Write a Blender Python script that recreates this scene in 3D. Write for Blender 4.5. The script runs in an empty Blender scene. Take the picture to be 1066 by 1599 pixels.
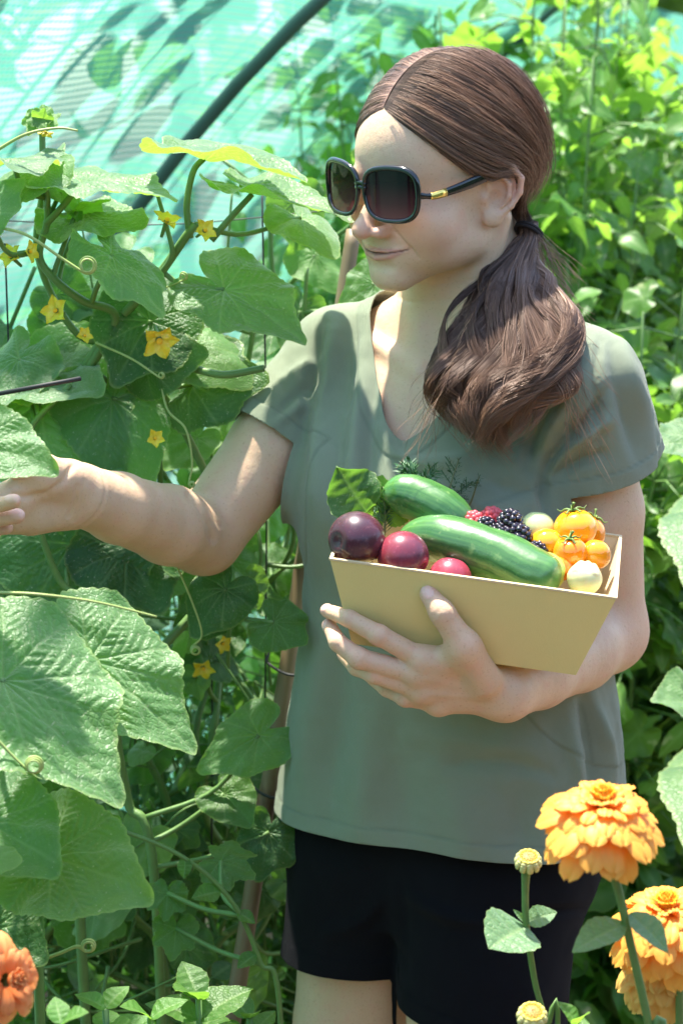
import bpy, math, random
import numpy as np
from mathutils import Vector, Matrix, Quaternion, noise as mnoise
def want(k): return True
sc = bpy.context.scene
C = sc.collection
# ------------------------------------------------------------------ camera
CAM = np.array([0.0, -2.3, 1.62]); PITCH = math.radians(10.2); FPX = 3591.0
cam_d = bpy.data.cameras.new('camera'); cam = bpy.data.objects.new('camera', cam_d); C.objects.link(cam)
cam.location = CAM; cam.rotation_euler = (math.radians(90) - PITCH, 0, 0)
cam_d.sensor_fit = 'VERTICAL'; cam_d.sensor_height = 22.3; cam_d.sensor_width = 14.9
cam_d.lens = FPX / 1599 * 22.3
cam_d.clip_start = 0.05; cam_d.clip_end = 400
cam_d.dof.use_dof = True; cam_d.dof.focus_distance = 2.12; cam_d.dof.aperture_fstop = 4.6
sc.camera = cam
# ------------------------------------------------------------------ world + sun
SUN_EL = math.radians(76); SUN_AZ = math.radians(-36)      # azimuth from +Y towards +X
sun_dir = Vector((math.sin(SUN_AZ) * math.cos(SUN_EL), math.cos(SUN_AZ) * math.cos(SUN_EL), math.sin(SUN_EL)))
world = bpy.data.worlds.new('World'); sc.world = world; world.use_nodes = True
wn = world.node_tree; wn.nodes.clear()
sky = wn.nodes.new('ShaderNodeTexSky'); sky.sky_type = 'NISHITA'; sky.sun_disc = False
sky.sun_elevation = SUN_EL; sky.sun_rotation = SUN_AZ; sky.air_density = 1.0; sky.dust_density = 1.2
bg = wn.nodes.new('ShaderNodeBackground'); bg.inputs[1].default_value = 0.15
wo = wn.nodes.new('ShaderNodeOutputWorld')
wn.links.new(sky.outputs[0], bg.inputs[0]); wn.links.new(bg.outputs[0], wo.inputs[0])
sun_d = bpy.data.lights.new('sun', 'SUN'); sun_d.energy = 4.1; sun_d.angle = math.radians(1.6); sun_d.color = (1.0, 0.95, 0.86)
sun = bpy.data.objects.new('sun', sun_d); C.objects.link(sun)
sun.rotation_euler = sun_dir.to_track_quat('Z', 'Y').to_euler(); sun.location = (0, 0, 6)
vs = sc.view_settings
vs.view_transform = 'Standard'; vs.look = 'None'; vs.exposure = 1.82; vs.gamma = 1.0; vs.use_curve_mapping = False
sc.render.engine = 'CYCLES'
sc.cycles.use_denoising = True
sc.cycles.max_bounces = 10; sc.cycles.transparent_max_bounces = 12
sc.cycles.transmission_bounces = 6; sc.cycles.diffuse_bounces = 5; sc.cycles.glossy_bounces = 3
sc.cycles.sample_clamp_indirect = 8.0
# ------------------------------------------------------------------ pixel -> world point at depth plane Y
_F = np.array([0, math.cos(PITCH), -math.sin(PITCH)]); _U = np.array([0, math.sin(PITCH), math.cos(PITCH)]); _R = np.array([1.0, 0, 0])
def P(px, py, Y):
    d = _F + (px - 533) / FPX * _R + (799.5 - py) / FPX * _U
    return CAM + d * ((Y - CAM[1]) / d[1])
def V(px, py, Y): return Vector(P(px, py, Y))
def proj(p):
    r = np.asarray(p, float) - CAM
    z = r @ _F
    return 533 + FPX * (r @ _R) / z, 799.5 - FPX * (r @ _U) / z
# ------------------------------------------------------------------ naming
def tag(o, label=None, cat=None, group=None, kind=None):
    if label: o['label'] = label
    if cat: o['category'] = cat
    if group: o['group'] = group
    if kind: o['kind'] = kind
    return o
def empty(name, loc=(0, 0, 0), label=None, cat=None, group=None):
    o = bpy.data.objects.new(name, None); C.objects.link(o); o.location = loc
    o.empty_display_size = 0.05
    return tag(o, label, cat, group)
def mesh_obj(name, verts, faces, mat=None, parent=None, smooth=True, local=False, attrs=None):
    """verts in world coordinates (or in the parent's if local)"""
    me = bpy.data.meshes.new(name)
    v = np.asarray(verts, np.float32)
    if parent is not None and not local:
        q_ = parent
        while q_ is not None: v = v - np.array(q_.location, np.float32); q_ = q_.parent
    if isinstance(faces, np.ndarray):
        nf, k = faces.shape
        me.vertices.add(len(v)); me.vertices.foreach_set('co', v.ravel())
        me.loops.add(nf * k); me.loops.foreach_set('vertex_index', faces.astype(np.int32).ravel())
        me.polygons.add(nf); me.polygons.foreach_set('loop_start', np.arange(0, nf * k, k, dtype=np.int32))
        me.polygons.foreach_set('loop_total', np.full(nf, k, np.int32))
        me.update(calc_edges=True); me.validate()
    else:
        me.from_pydata(v.tolist(), [], faces); me.update()
    if smooth: me.polygons.foreach_set('use_smooth', [True] * len(me.polygons))
    if attrs:
        for k_, a in attrs.items():
            a = np.asarray(a, np.float32)
            if a.ndim == 1:
                at = me.attributes.new(k_, 'FLOAT', 'POINT'); at.data.foreach_set('value', a)
            else:
                at = me.attributes.new(k_, 'FLOAT_VECTOR', 'POINT'); at.data.foreach_set('vector', a.ravel())
    if mat is not None:
        for m in (mat if isinstance(mat, (list, tuple)) else [mat]): me.materials.append(m)
    o = bpy.data.objects.new(name, me); C.objects.link(o)
    if parent is not None: o.parent = parent
    return o
# ------------------------------------------------------------------ node material helper
class NT:
    def __init__(s, name):
        s.m = bpy.data.materials.new(name); s.m.use_nodes = True; s.t = s.m.node_tree; s.t.nodes.clear()
        s.out = s.t.nodes.new('ShaderNodeOutputMaterial')
    def n(s, ty, props=None, **ins):
        nd = s.t.nodes.new('ShaderNode' + ty)
        for k, v in (props or {}).items(): setattr(nd, k, v)
        for k, v in ins.items(): s.set(nd, k, v)
        return nd
    def set(s, nd, k, v):
        k = k.replace('_', ' ') if isinstance(k, str) and k not in nd.inputs else k
        if isinstance(k, str) and k.startswith('#'): k = int(k[1:])
        i = nd.inputs[k]
        if isinstance(v, bpy.types.NodeSocket): s.t.links.new(v, i)
        elif isinstance(v, bpy.types.Node): s.t.links.new(v.outputs[0], i)
        else:
            if isinstance(v, (tuple, list)) and len(v) == 3 and len(i.default_value) == 4: v = (*v, 1)
            i.default_value = v
    def mix(s, f, a, b, mode='MIX'):
        nd = s.t.nodes.new('ShaderNodeMix'); nd.data_type = 'RGBA'; nd.blend_type = mode
        for idx, v in ((0, f), (6, a), (7, b)):
            i = nd.inputs[idx]
            if isinstance(v, bpy.types.NodeSocket): s.t.links.new(v, i)
            elif isinstance(v, bpy.types.Node): s.t.links.new(v.outputs[0], i)
            else: i.default_value = (*v, 1) if isinstance(v, (tuple, list)) and len(v) == 3 else v
        return nd.outputs[2]
    def math(s, op, a, b=None, c=None, clamp=False):
        nd = s.t.nodes.new('ShaderNodeMath'); nd.operation = op; nd.use_clamp = clamp
        for i, v in enumerate((a, b, c)):
            if v is None: continue
            if isinstance(v, bpy.types.NodeSocket): s.t.links.new(v, nd.inputs[i])
            elif isinstance(v, bpy.types.Node): s.t.links.new(v.outputs[0], nd.inputs[i])
            else: nd.inputs[i].default_value = v
        return nd.outputs[0]
    def ramp(s, f, stops):
        nd = s.t.nodes.new('ShaderNodeValToRGB'); cr = nd.color_ramp
        while len(cr.elements) < len(stops): cr.elements.new(0.5)
        for e, (p, c) in zip(cr.elements, stops): e.position = p; e.color = (*c, 1) if len(c) == 3 else c
        s.t.links.new(f if isinstance(f, bpy.types.NodeSocket) else f.outputs[0], nd.inputs[0])
        return nd.outputs[0]
    def noise(s, scale, detail=4, rough=0.55, vec=None, dist=0.0):
        nd = s.n('TexNoise', Scale=scale, Detail=detail, Roughness=rough, Distortion=dist)
        if vec is not None: s.t.links.new(vec, nd.inputs['Vector'])
        return nd.outputs[0]
    def obj(s): return s.n('TexCoord').outputs['Object']
    def gen(s): return s.n('TexCoord').outputs['Generated']
    def attr(s, name, out='Fac'):
        nd = s.n('Attribute', {'attribute_name': name}); return nd.outputs[out]
    def bump(s, h, strength=0.3, dist=0.002, normal=None):
        nd = s.n('Bump', Strength=strength, Distance=dist); s.t.links.new(h, nd.inputs['Height'])
        if normal is not None: s.t.links.new(normal, nd.inputs['Normal'])
        return nd.outputs[0]
    def done(s, sh):
        s.t.links.new(sh.outputs[0] if isinstance(sh, bpy.types.Node) else sh, s.out.inputs[0]); return s.m
def simple_mat(name, col, rough=0.5, bump=0.0, bscale=200, var=0.0, vscale=30, **kw):
    t = NT(name); c = col; v = t.obj()
    if var: c = t.mix(t.noise(vscale, 4, vec=v), tuple(x * (1 - var) for x in col), tuple(min(1, x * (1 + var)) for x in col))
    b = t.n('BsdfPrincipled', Roughness=rough, **kw); t.set(b, 'Base Color', c)
    if bump: t.set(b, 'Normal', t.bump(t.noise(bscale, 3, vec=v), bump, 0.001))
    return t.done(b)
# ------------------------------------------------------------------ signed distance modelling
def smin(a, b, k):
    h = np.clip(0.5 + 0.5 * (b - a) / k, 0, 1)
    return b + (a - b) * h - k * h * (1 - h)
def smax(a, b, k): return -smin(-a, -b, k)
def ell(p, c, r, R=None):
    q = p - np.asarray(c, np.float32)
    if R is not None: q = q @ np.asarray(R, np.float32)
    r = np.asarray(r, np.float32)
    k0 = np.linalg.norm(q / r, axis=1); k1 = np.linalg.norm(q / (r * r), axis=1) + 1e-9
    return np.where(k0 < 1e-3, -r.min(), k0 * (k0 - 1) / k1)
def cap(p, a, b, ra, rb):
    a = np.asarray(a, np.float32); b = np.asarray(b, np.float32); ab = b - a
    t = np.clip(((p - a) @ ab) / max(float(ab @ ab), 1e-12), 0, 1)
    d = p - a - t[:, None] * ab
    return np.sqrt((d * d).sum(1)) - (ra + (rb - ra) * t)
def chain(p, pts, rs, k=None):
    d = None
    for i in range(len(pts) - 1):
        e = cap(p, pts[i], pts[i + 1], rs[i], rs[i + 1])
        d = e if d is None else (np.minimum(d, e) if k is None else smin(d, e, k))
    return d
def rot(ax, deg):
    return np.array(Matrix.Rotation(math.radians(deg), 3, ax))
def sdf_mesh(f, lo, hi, h, B=8, slack=1.5):
    lo = np.asarray(lo, float); n = (np.ceil((np.asarray(hi) - lo) / h / B).astype(int)) * B
    nb = n // B
    bc = np.stack(np.meshgrid(*[(np.arange(k) * B + (B - 1) / 2) * h + lo[i] for i, k in enumerate(nb)], indexing='ij'), -1).reshape(-1, 3).astype(np.float32)
    cd = f(bc)
    V_ = np.repeat(np.repeat(np.repeat(cd.reshape(nb), B, 0), B, 1), B, 2).astype(np.float32)
    act = np.nonzero(np.abs(cd) < B * h * 0.866 * slack + h)[0]
    off = np.stack(np.meshgrid(*[np.arange(B)] * 3, indexing='ij'), -1).reshape(-1, 3)
    for s in range(0, len(act), 400):
        a = act[s:s + 400]
        bi = np.stack(np.unravel_index(a, nb), -1) * B
        ix = (bi[:, None, :] + off[None]).reshape(-1, 3)
        pts = (ix * h + lo).astype(np.float32)
        V_[ix[:, 0], ix[:, 1], ix[:, 2]] = f(pts)
    # surface nets
    S = V_ < 0
    c = S[:-1, :-1, :-1].astype(np.int8)
    cnt = np.zeros_like(c)
    for dx in (0, 1):
        for dy in (0, 1):
            for dz in (0, 1):
                cnt += S[dx:S.shape[0] - 1 + dx, dy:S.shape[1] - 1 + dy, dz:S.shape[2] - 1 + dz]
    cells = np.argwhere((cnt > 0) & (cnt < 8))
    idx = np.full(c.shape, -1, np.int32); idx[tuple(cells.T)] = np.arange(len(cells))
    acc = np.zeros((len(cells), 3)); num = np.zeros(len(cells))
    cs = [(i, j, k) for i in (0, 1) for j in (0, 1) for k in (0, 1)]
    vals = {q: V_[cells[:, 0] + q[0], cells[:, 1] + q[1], cells[:, 2] + q[2]] for q in cs}
    for q in cs:
        for ax in range(3):
            if q[ax] == 0:
                r = list(q); r[ax] = 1; r = tuple(r)
                va, vb = vals[q], vals[r]; m = (va < 0) != (vb < 0)
                t = np.where(m, va / np.where(m, va - vb, 1), 0)
                pt = np.tile(np.array(q, float), (len(cells), 1)); pt[:, ax] += t
                acc += pt * m[:, None]; num += m
    verts = (cells + acc / num[:, None]) * h + lo
    quads = []
    for ax in range(3):
        a1, a2 = (ax + 1) % 3, (ax + 2) % 3
        sl0 = [slice(1, -1)] * 3; sl1 = [slice(1, -1)] * 3
        sl0[ax] = slice(0, -1); sl1[ax] = slice(1, None)
        A = S[tuple(sl0)]; Bv = S[tuple(sl1)]
        for flip, M in ((0, A & ~Bv), (1, ~A & Bv)):
            e = np.argwhere(M)
            e[:, a1] += 1; e[:, a2] += 1
            def g(d1, d2):
                q = e.copy(); q[:, a1] -= d1; q[:, a2] -= d2
                return idx[q[:, 0], q[:, 1], q[:, 2]]
            Q = np.stack([g(1, 1), g(0, 1), g(0, 0), g(1, 0)], -1)
            if flip: Q = Q[:, ::-1]
            quads.append(Q)
    Q = np.concatenate(quads); Q = Q[(Q >= 0).all(1)]
    return verts, Q
def vnormals(v, q):
    n = np.zeros_like(v)
    fn = np.cross(v[q[:, 2]] - v[q[:, 0]], v[q[:, -1]] - v[q[:, 1]]) if q.shape[1] == 4 else np.cross(v[q[:, 1]] - v[q[:, 0]], v[q[:, 2]] - v[q[:, 0]])
    for k in range(q.shape[1]):
        for a in range(3): n[:, a] += np.bincount(q[:, k], fn[:, a], len(v))
    return n / (np.linalg.norm(n, axis=1, keepdims=True) + 1e-12)
def smooth_mesh(v, q, it=1, lam=0.5):
    e = np.concatenate([q[:, [i, (i + 1) % q.shape[1]]] for i in range(q.shape[1])])
    e = np.concatenate([e, e[:, ::-1]])
    deg = np.bincount(e[:, 0], minlength=len(v)).astype(float); deg[deg == 0] = 1
    for _ in range(it):
        s = np.stack([np.bincount(e[:, 0], v[e[:, 1], a], len(v)) for a in range(3)], -1) / deg[:, None]
        v = v + (s - v) * lam
    return v
def clip_mesh(v, q, g, extra=None):
    """keep g<0 ; splits quads into triangles and cuts them cleanly"""
    t = np.concatenate([q[:, [0, 1, 2]], q[:, [0, 2, 3]]]) if q.shape[1] == 4 else q
    s = g[t] < 0; k = s.sum(1)
    keep = t[k == 3]; out = [keep]; newv = []; cache = {}
    base = len(v)
    gv = list()
    def cut(a, b):
        key = (a, b) if a < b else (b, a)
        if key not in cache:
            w = g[a] / (g[a] - g[b]); newv.append(v[a] + (v[b] - v[a]) * w); cache[key] = base + len(newv) - 1
        return cache[key]
    tris = []
    for tr, ss in zip(t[(k == 1) | (k == 2)], s[(k == 1) | (k == 2)]):
        for r in range(3):
            a, b, c_ = tr[r], tr[(r + 1) % 3], tr[(r + 2) % 3]
            sa, sb, s_c = ss[r], ss[(r + 1) % 3], ss[(r + 2) % 3]
            if sa and not sb and not s_c: tris.append((a, cut(a, b), cut(a, c_))); break
            if not sa and sb and s_c:
                x, y = cut(a, b), cut(a, c_)
                tris.append((x, b, c_)); tris.append((x, c_, y)); break
    if newv: v = np.concatenate([v, np.array(newv)])
    t = np.concatenate([keep, np.array(tris, int).reshape(-1, 3)])
    used = np.unique(t); m = np.full(len(v), -1); m[used] = np.arange(len(used))
    return v[used], m[t]
def fbm(p, scale, seed=0, oct=3):
    """cheap vectorised smooth noise (sum of rotated sines)"""
    rng = np.random.default_rng(seed); out = 0; amp = 1; tot = 0
    for o in range(oct):
        for _ in range(4):
            d = rng.normal(size=3); d /= np.linalg.norm(d)
            d2 = rng.normal(size=3); d2 /= np.linalg.norm(d2)
            out = out + amp * np.sin((p @ d) * scale * 6.28 + rng.uniform(0, 6.28) + 1.3 * np.sin((p @ d2) * scale * 4.1 + rng.uniform(0, 6.28)))
        tot += amp * 2; amp *= 0.5; scale *= 2.03
    return out / tot
def tube(path, radii, seg=8, cap_ends=True):
    path = np.asarray(path, float); n = len(path)
    radii = np.full(n, radii) if np.isscalar(radii) else np.asarray(radii, float)
    tan = np.gradient(path, axis=0); tan /= np.linalg.norm(tan, axis=1, keepdims=True) + 1e-12
    ref = np.array([0, 0, 1.0]) if abs(tan[0][2]) < 0.9 else np.array([1.0, 0, 0])
    u = np.cross(tan[0], ref); u /= np.linalg.norm(u); U_ = []
    for i in range(n):
        u = u - tan[i] * (u @ tan[i]); u /= np.linalg.norm(u) + 1e-12; U_.append(u)
    U_ = np.array(U_); W = np.cross(tan, U_)
    a = np.linspace(0, 2 * math.pi, seg, endpoint=False)
    ring = (np.cos(a)[None, :, None] * U_[:, None] + np.sin(a)[None, :, None] * W[:, None]) * radii[:, None, None]
    v = (path[:, None] + ring).reshape(-1, 3); f = []
    for i in range(n - 1):
        for j in range(seg):
            k = (j + 1) % seg
            f.append((i * seg + j, i * seg + k, (i + 1) * seg + k, (i + 1) * seg + j))
    if cap_ends:
        v = np.concatenate([v, path[:1], path[-1:]]); c0, c1 = len(v) - 2, len(v) - 1
        for j in range(seg):
            k = (j + 1) % seg
            f.append((c0, k, j)); f.append((c1, (n - 1) * seg + j, (n - 1) * seg + k))
    return v, f
class MB:
    def __init__(s): s.v = []; s.f = []; s.n = 0; s.a = []
    def add(s, v, f, a=None):
        v = np.asarray(v, float); s.v.append(v); s.f += [tuple(int(i) + s.n for i in q) for q in f]; s.n += len(v)
        s.a.append(np.zeros(len(v)) if a is None else (np.full(len(v), a) if np.isscalar(a) else np.asarray(a)))
    def tube(s, path, r, seg=8, a=None): v, f = tube(path, r, seg); s.add(v, f, a)
    def build(s, name, mat, parent=None, smooth=True, local=False, attr=None):
        return mesh_obj(name, np.concatenate(s.v), s.f, mat, parent, smooth, local, {attr: np.concatenate(s.a)} if attr else None)
def spline(pts, n):
    """Catmull-Rom through pts"""
    p = np.asarray(pts, float); p = np.concatenate([2 * p[:1] - p[1:2], p, 2 * p[-1:] - p[-2:-1]])
    t = np.linspace(0, len(p) - 3 - 1e-6, n); i = t.astype(int); u = (t - i)[:, None]
    a, b, c_, d = p[i], p[i + 1], p[i + 2], p[i + 3]
    return 0.5 * ((2 * b) + (-a + c_) * u + (2 * a - 5 * b + 4 * c_ - d) * u ** 2 + (-a + 3 * b - 3 * c_ + d) * u ** 3)
# ================================================================== PERSON
HEAD_O = np.array([0.1015, 0.0, 1.541], np.float32)          # eye level, mid head
R_HEAD = np.array(Matrix.Rotation(math.radians(-50), 3, 'Z') @ Matrix.Rotation(math.radians(8), 3, 'X') @ Matrix.Rotation(math.radians(4), 3, 'Y'), np.float32)
FS = 0.88                                                     # the face below the eyes is this much shorter
def to_head(p):                                               # head frame, millimetres
    q = ((p - HEAD_O) @ R_HEAD) * 1000.0
    q[:, 2] = np.where(q[:, 2] < 0, q[:, 2] / FS, q[:, 2]); return q
def from_head(q):
    q = np.array(q, np.float32); q[..., 2] = np.where(q[..., 2] < 0, q[..., 2] * FS, q[..., 2])
    return (q / 1000.0) @ R_HEAD.T + HEAD_O
# ear frame (her left ear)
EAR_C = np.array([74.0, 2, -9]); EAR_R = np.array(Matrix.Rotation(math.radians(-28), 3, 'Z') @ Matrix.Rotation(math.radians(-10), 3, 'X'), np.float32)
def head_sdf(p):
    q = to_head(p)
    qa = q.copy(); qa[:, 0] = np.abs(qa[:, 0])
    d = ell(q, (0, 10, 33), (75, 90, 89))
    d = smin(d, ell(q, (0, -30, 30), (63, 63, 64)), 18)
    d = smin(d, ell(q, (0, -28, -30), (60, 62, 60)), 18)
    d = smin(d, ell(qa, (40, -56, -27), (24, 26, 19)), 16)
    d = smin(d, cap(qa, (56, 4, -22), (47, -12, -64), 11, 12), 16)
    d = smin(d, cap(qa, (47, -12, -64), (11, -72, -93), 12, 14), 18)
    d = smin(d, ell(q, (0, -75, -95), (20, 18, 16)), 12)
    d = smin(d, ell(q, (0, -60, -66), (43, 32, 29)), 16)
    d = smin(d, ell(qa, (42, -38, -58), (21, 33, 28)), 16)
    d = smin(d, ell(qa, (40, -62, -40), (22, 20, 20)), 16)       # smiling cheek
    d = smin(d, ell(qa, (24, -84, 14), (20, 7, 7)), 12)          # brow
    # sockets, eyes
    d = smax(d, -ell(qa, (32, -100, -6), (19, 13, 13)), 10)
    d = smin(d, ell(qa, (31, -78, -5), (15, 13, 12)), 4)
    # nose
    d = smin(d, cap(q, (0, -90, 0), (0, -107, -30), 6.5, 8.5), 9)
    d = smin(d, ell(q, (0, -110, -36), (11, 10, 10)), 6)
    d = smin(d, ell(qa, (13.5, -97, -39), (6.2, 11, 7)), 6)
    d = smax(d, -ell(qa, (7.0, -103, -47.5), (3.4, 5.5, 3.6)), 1.5)
    d = smax(d, -chain(qa, [(22, -97, -40), (31, -90, -50), (37, -82, -62)], (1.4, 2.0, 1.2)), 5)   # smile fold
    # lips
    ul = [(-33, -80, -58), (-17, -92, -61), (-4, -96.2, -61), (0, -95.8, -61.6), (4, -96.2, -61), (17, -92, -61), (33, -80, -58)]
    ll = [(-28, -82, -62), (-15, -91.5, -67.5), (0, -95, -70), (15, -91.5, -67.5), (28, -82, -62)]
    d = smin(d, chain(q, ul, (0.4, 1.3, 1.7, 1.5, 1.7, 1.3, .4), 2), 5)
    d = smin(d, chain(q, ll, (0.8, 2.0, 2.6, 2.0, 0.8), 2), 5)
    d = smax(d, -chain(q, [(-16, -92, -80), (0, -96, -80), (16, -92, -80)], (2, 3.0, 2)), 7)
    # philtrum
    d = smax(d, -cap(q, (0, -110, -52), (0, -111, -59), 2.5, 2.5), 3)
    return d
def ear_sdf(p):
    q = to_head(p); q[:, 0] = np.abs(q[:, 0])
    e = (q - EAR_C) @ EAR_R / np.array([1, 1.1, 1.0], np.float32)
    d = ell(e, (0, 0, 0), (3.6, 17, 29))
    rim = [(2, -11, 4), (4, -12, 18), (5, -4, 29), (5, 8, 29), (5, 17, 19), (4.5, 18, 4), (4, 12, -12), (3, 4, -22)]
    d = smax(d, -ell(e, (7, 3, 4), (6.0, 13, 20)), 2)
    d = smin(d, chain(e, rim, (2.2, 2.8, 3.2, 3.4, 3.4, 3.0, 2.8, 3.0), 2), 1.5)
    d = smin(d, ell(e, (2, -2, -27), (5, 9, 10)), 4)
    ah = [(3.5, -1, 20), (4.2, 8, 12), (4.6, 9, 0), (4, 3, -12)]
    d = smin(d, chain(e, ah, (2, 2.6, 2.8, 2.6), 2), 2)
    d = smax(d, -ell(e, (6, -2, -4), (8.5, 8, 11)), 2)
    d = smax(d, -ell(e, (5.5, 13.0, 10), (2.2, 2.5, 14)), 2)
    d = smin(d, ell(e, (1.5, -13, -5), (3, 3, 5)), 4)
    d = smin(d, cap(e, (-10, -5, 4), (-9, -8, -14), 6, 5), 6)
    return d
# torso frame : u = her left, v = back
T_YAW = math.radians(30)
T_O = np.array([0.118, 0.02, 0.0])
T_R = np.array(Matrix.Rotation(-T_YAW, 3, 'Z'), np.float32)
def to_torso(p): return (p - T_O) @ T_R
def from_torso(q): return np.asarray(q, np.float32) @ T_R.T + T_O
NECK_LO = np.array([0.140, 0.035, 1.385]); NECK_HI = from_head((0, 24, -52))
SH_R = P(531, 562, 0.10); EL_R = P(318, 838, 0.02); WR_R = P(122, 772, -0.185)      # viewer's left arm
SH_L = P(917, 603, -0.085); EL_L = P(945, 985, -0.035); WR_L = P(788, 1082, -0.235)
def loft(p, tab, n=2.3):
    """tab rows: z, cu, cv, ru, rv  (torso frame)"""
    tab = np.asarray(tab, float); z = p[:, 2]
    c = [np.interp(z, tab[:, 0], tab[:, i]) for i in range(1, 5)]
    a = np.abs((p[:, 0] - c[0]) / c[2]); b = np.abs((p[:, 1] - c[1]) / c[3])
    f = (a ** n + b ** n + 1e-12) ** (1 / n)
    k = np.sqrt(((p[:, 0] - c[0])) ** 2 + (p[:, 1] - c[1]) ** 2) + 1e-6
    d = (f - 1) * k / (f + 1e-6)
    return np.maximum(d, np.maximum(z - tab[-1, 0], tab[0, 0] - z))
def smooth_tab(tab, n=60):
    s = spline(tab, n); return s[np.argsort(s[:, 0])]
TORSO = smooth_tab([(0.80, -.015, .02, .110, .080), (0.84, -.015, .02, .150, .105), (0.90, -.01, .015, .158, .112), (1.00, 0, .01, .140, .10), (1.08, 0, .005, .138, .10),
                    (1.18, 0, .0, .148, .108), (1.26, 0, .005, .150, .105), (1.33, 0, .015, .150, .088), (1.38, 0, .03, .120, .066), (1.42, 0, .035, .07, .05)])
def body_core(p):
    t = to_torso(p)
    d = loft(t, TORSO)
    ta = t.copy(); ta[:, 0] = np.abs(ta[:, 0])
    d = smin(d, ell(ta, (0.070, -0.066, 1.215), (0.068, 0.058, 0.066)), 0.04)
    nk = np.array([0.0, 0.03, 1.395])
    for s in (SH_R, SH_L):
        st = to_torso(s[None])[0]
        d = smin(d, cap(t, (np.sign(st[0]) * 0.045, 0.032, 1.398), st * np.array([0.93, 1, 1]) + np.array([0, 0, 0.0]), 0.036, 0.036), 0.030)
    return d
def neck_sdf(p):
    d = cap(p, NECK_LO, NECK_HI, 0.060, 0.052)
    # sternomastoid
    d = smin(d, cap(p, from_head((58, 20, -40)), from_torso((0.014, -0.045, 1.352)), 0.010, 0.008), 0.02)
    d = smin(d, cap(p, from_head((-58, 20, -40)), from_torso((-0.014, -0.045, 1.352)), 0.010, 0.008), 0.02)
    return d
def collar(p):
    t = to_torso(p); ta = t.copy(); ta[:, 0] = np.abs(ta[:, 0])
    return cap(ta, (0.012, -0.058, 1.352), (0.13, -0.01, 1.388), 0.007, 0.008)
def upper_sdf(p):
    """head, neck and upper chest"""
    hd = head_sdf(p) / 1000.0
    d = smin(hd, neck_sdf(p), 0.012)
    d = smin(d, body_core(p), 0.035)
    d = smin(d, collar(p), 0.012)
    d = smin(d, ear_sdf(p) / 1000.0, 0.004)
    return np.maximum(d, 1.17 - p[:, 2])
def mix3(a, b, t): return np.asarray(a) * (1 - t) + np.asarray(b) * t
# ---- her left arm and the hand under the box
HL = dict(
    ix=[P(660, 1030, -.268), P(592, 992, -.272), P(545, 966, -.262), P(511, 954, -.238)],
    mi=[P(650, 1052, -.264), P(560, 1028, -.271), P(527, 1003, -.262), P(514, 977, -.236)],
    ri=[P(658, 1078, -.258), P(584, 1052, -.264), P(556, 1042, -.250), P(536, 1022, -.226)],
    pi=[P(684, 1098, -.248), P(632, 1090, -.252), P(602, 1076, -.240), P(580, 1060, -.222)],
    th=[P(756, 1062, -.262), P(722, 1006, -.284), P(690, 957, -.287), P(669, 928, -.278)])
def hand_sdf(p, H, wr, dirv=None, kk=0.011):
    palm = None
    for k, r in (('ix', .0125), ('mi', .0130), ('ri', .0122), ('pi', .0105)):
        e = cap(p, wr, H[k][0], 0.0175, r); palm = e if palm is None else smin(palm, e, 0.010)
    d = palm
    F = None
    for k, rs in (('ix', (.0102, .0092, .0080, .0066)), ('mi', (.0104, .0094, .0082, .0068)), ('ri', (.0100, .0088, .0077, .0064)), ('pi', (.0088, .0077, .0067, .0056))):
        e = chain(p, H[k], rs, 0.003)
        e = smin(e, np.linalg.norm(p - H[k][1], axis=1) - rs[1] * 1.06, 0.003)
        F = e if F is None else smin(F, e, 0.0012)
    d = smin(d, F, 0.006)
    t = chain(p, H['th'], (.0165, .0135, .0110, .0086), 0.006)
    d = smin(d, t, kk)
    d = smin(d, cap(p, mix3(H['ix'][0], wr, .12), mix3(H['th'][1], H['th'][0], .15), .0105, .0115), .014)      # web of the thumb
    # knuckles
    for k in ('ix', 'mi', 'ri', 'pi'):
        d = smin(d, np.linalg.norm(p - H[k][0], axis=1) - 0.0118, 0.006)
    return d
def arm_l_sdf(p):
    U = mix3(SH_L, EL_L, .5); Fm = mix3(EL_L, WR_L, .32)
    d = chain(p, [SH_L, U, EL_L], (.036, .045, .0395), 0.01)
    d = smin(d, chain(p, [EL_L, Fm, mix3(EL_L, WR_L, .7), WR_L], (.0395, .041, .033, .0260), 0.01), 0.018)
    h = hand_sdf(p, HL, WR_L)
    d = smin(d, h, 0.014)
    return d
# ---- her right arm reaching to the leaf
HR = dict(
    ix=[P(8, 778, -.265), P(-52, 786, -.300), P(-48, 800, -.322), P(22, 783, -.325)],
    mi=[P(5, 792, -.262), P(-58, 800, -.292), P(-48, 815, -.312), P(28, 806, -.312)],
    ri=[P(10, 804, -.255), P(-50, 815, -.280), P(-46, 828, -.296), P(10, 824, -.298)],
    pi=[P(20, 812, -.248), P(-40, 822, -.262), P(-44, 835, -.280), P(-8, 835, -.285)],
    th=[P(92, 748, -.215), P(62, 733, -.245), P(20, 722, -.272), P(-15, 715, -.290)])
def arm_r_sdf(p):
    U = mix3(SH_R, EL_R, .5)
    d = chain(p, [SH_R, U, EL_R], (.037, .0450, .0385), 0.01)
    d = smin(d, chain(p, [EL_R, mix3(EL_R, WR_R, .3), mix3(EL_R, WR_R, .7), WR_R], (.0380, .0388, .0330, .0285), 0.01), 0.010)
    # crease of the elbow bend
    d = smin(d, hand_sdf(p, HR, WR_R, kk=.016), 0.018)
    d = smin(d, chain(p, [P(108, 752, -.205), P(66, 748, -.245)], (.020, .016)), 0.010)     # thenar
    d = smin(d, chain(p, [P(106, 800, -.195), P(50, 812, -.235)], (.015, .014)), 0.012)     # heel of the palm
    return d
SHORT_TAB = None
HIP_R = np.array([.036, .06, .80]); HIP_L = np.array([.145, -.03, .80])
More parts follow.
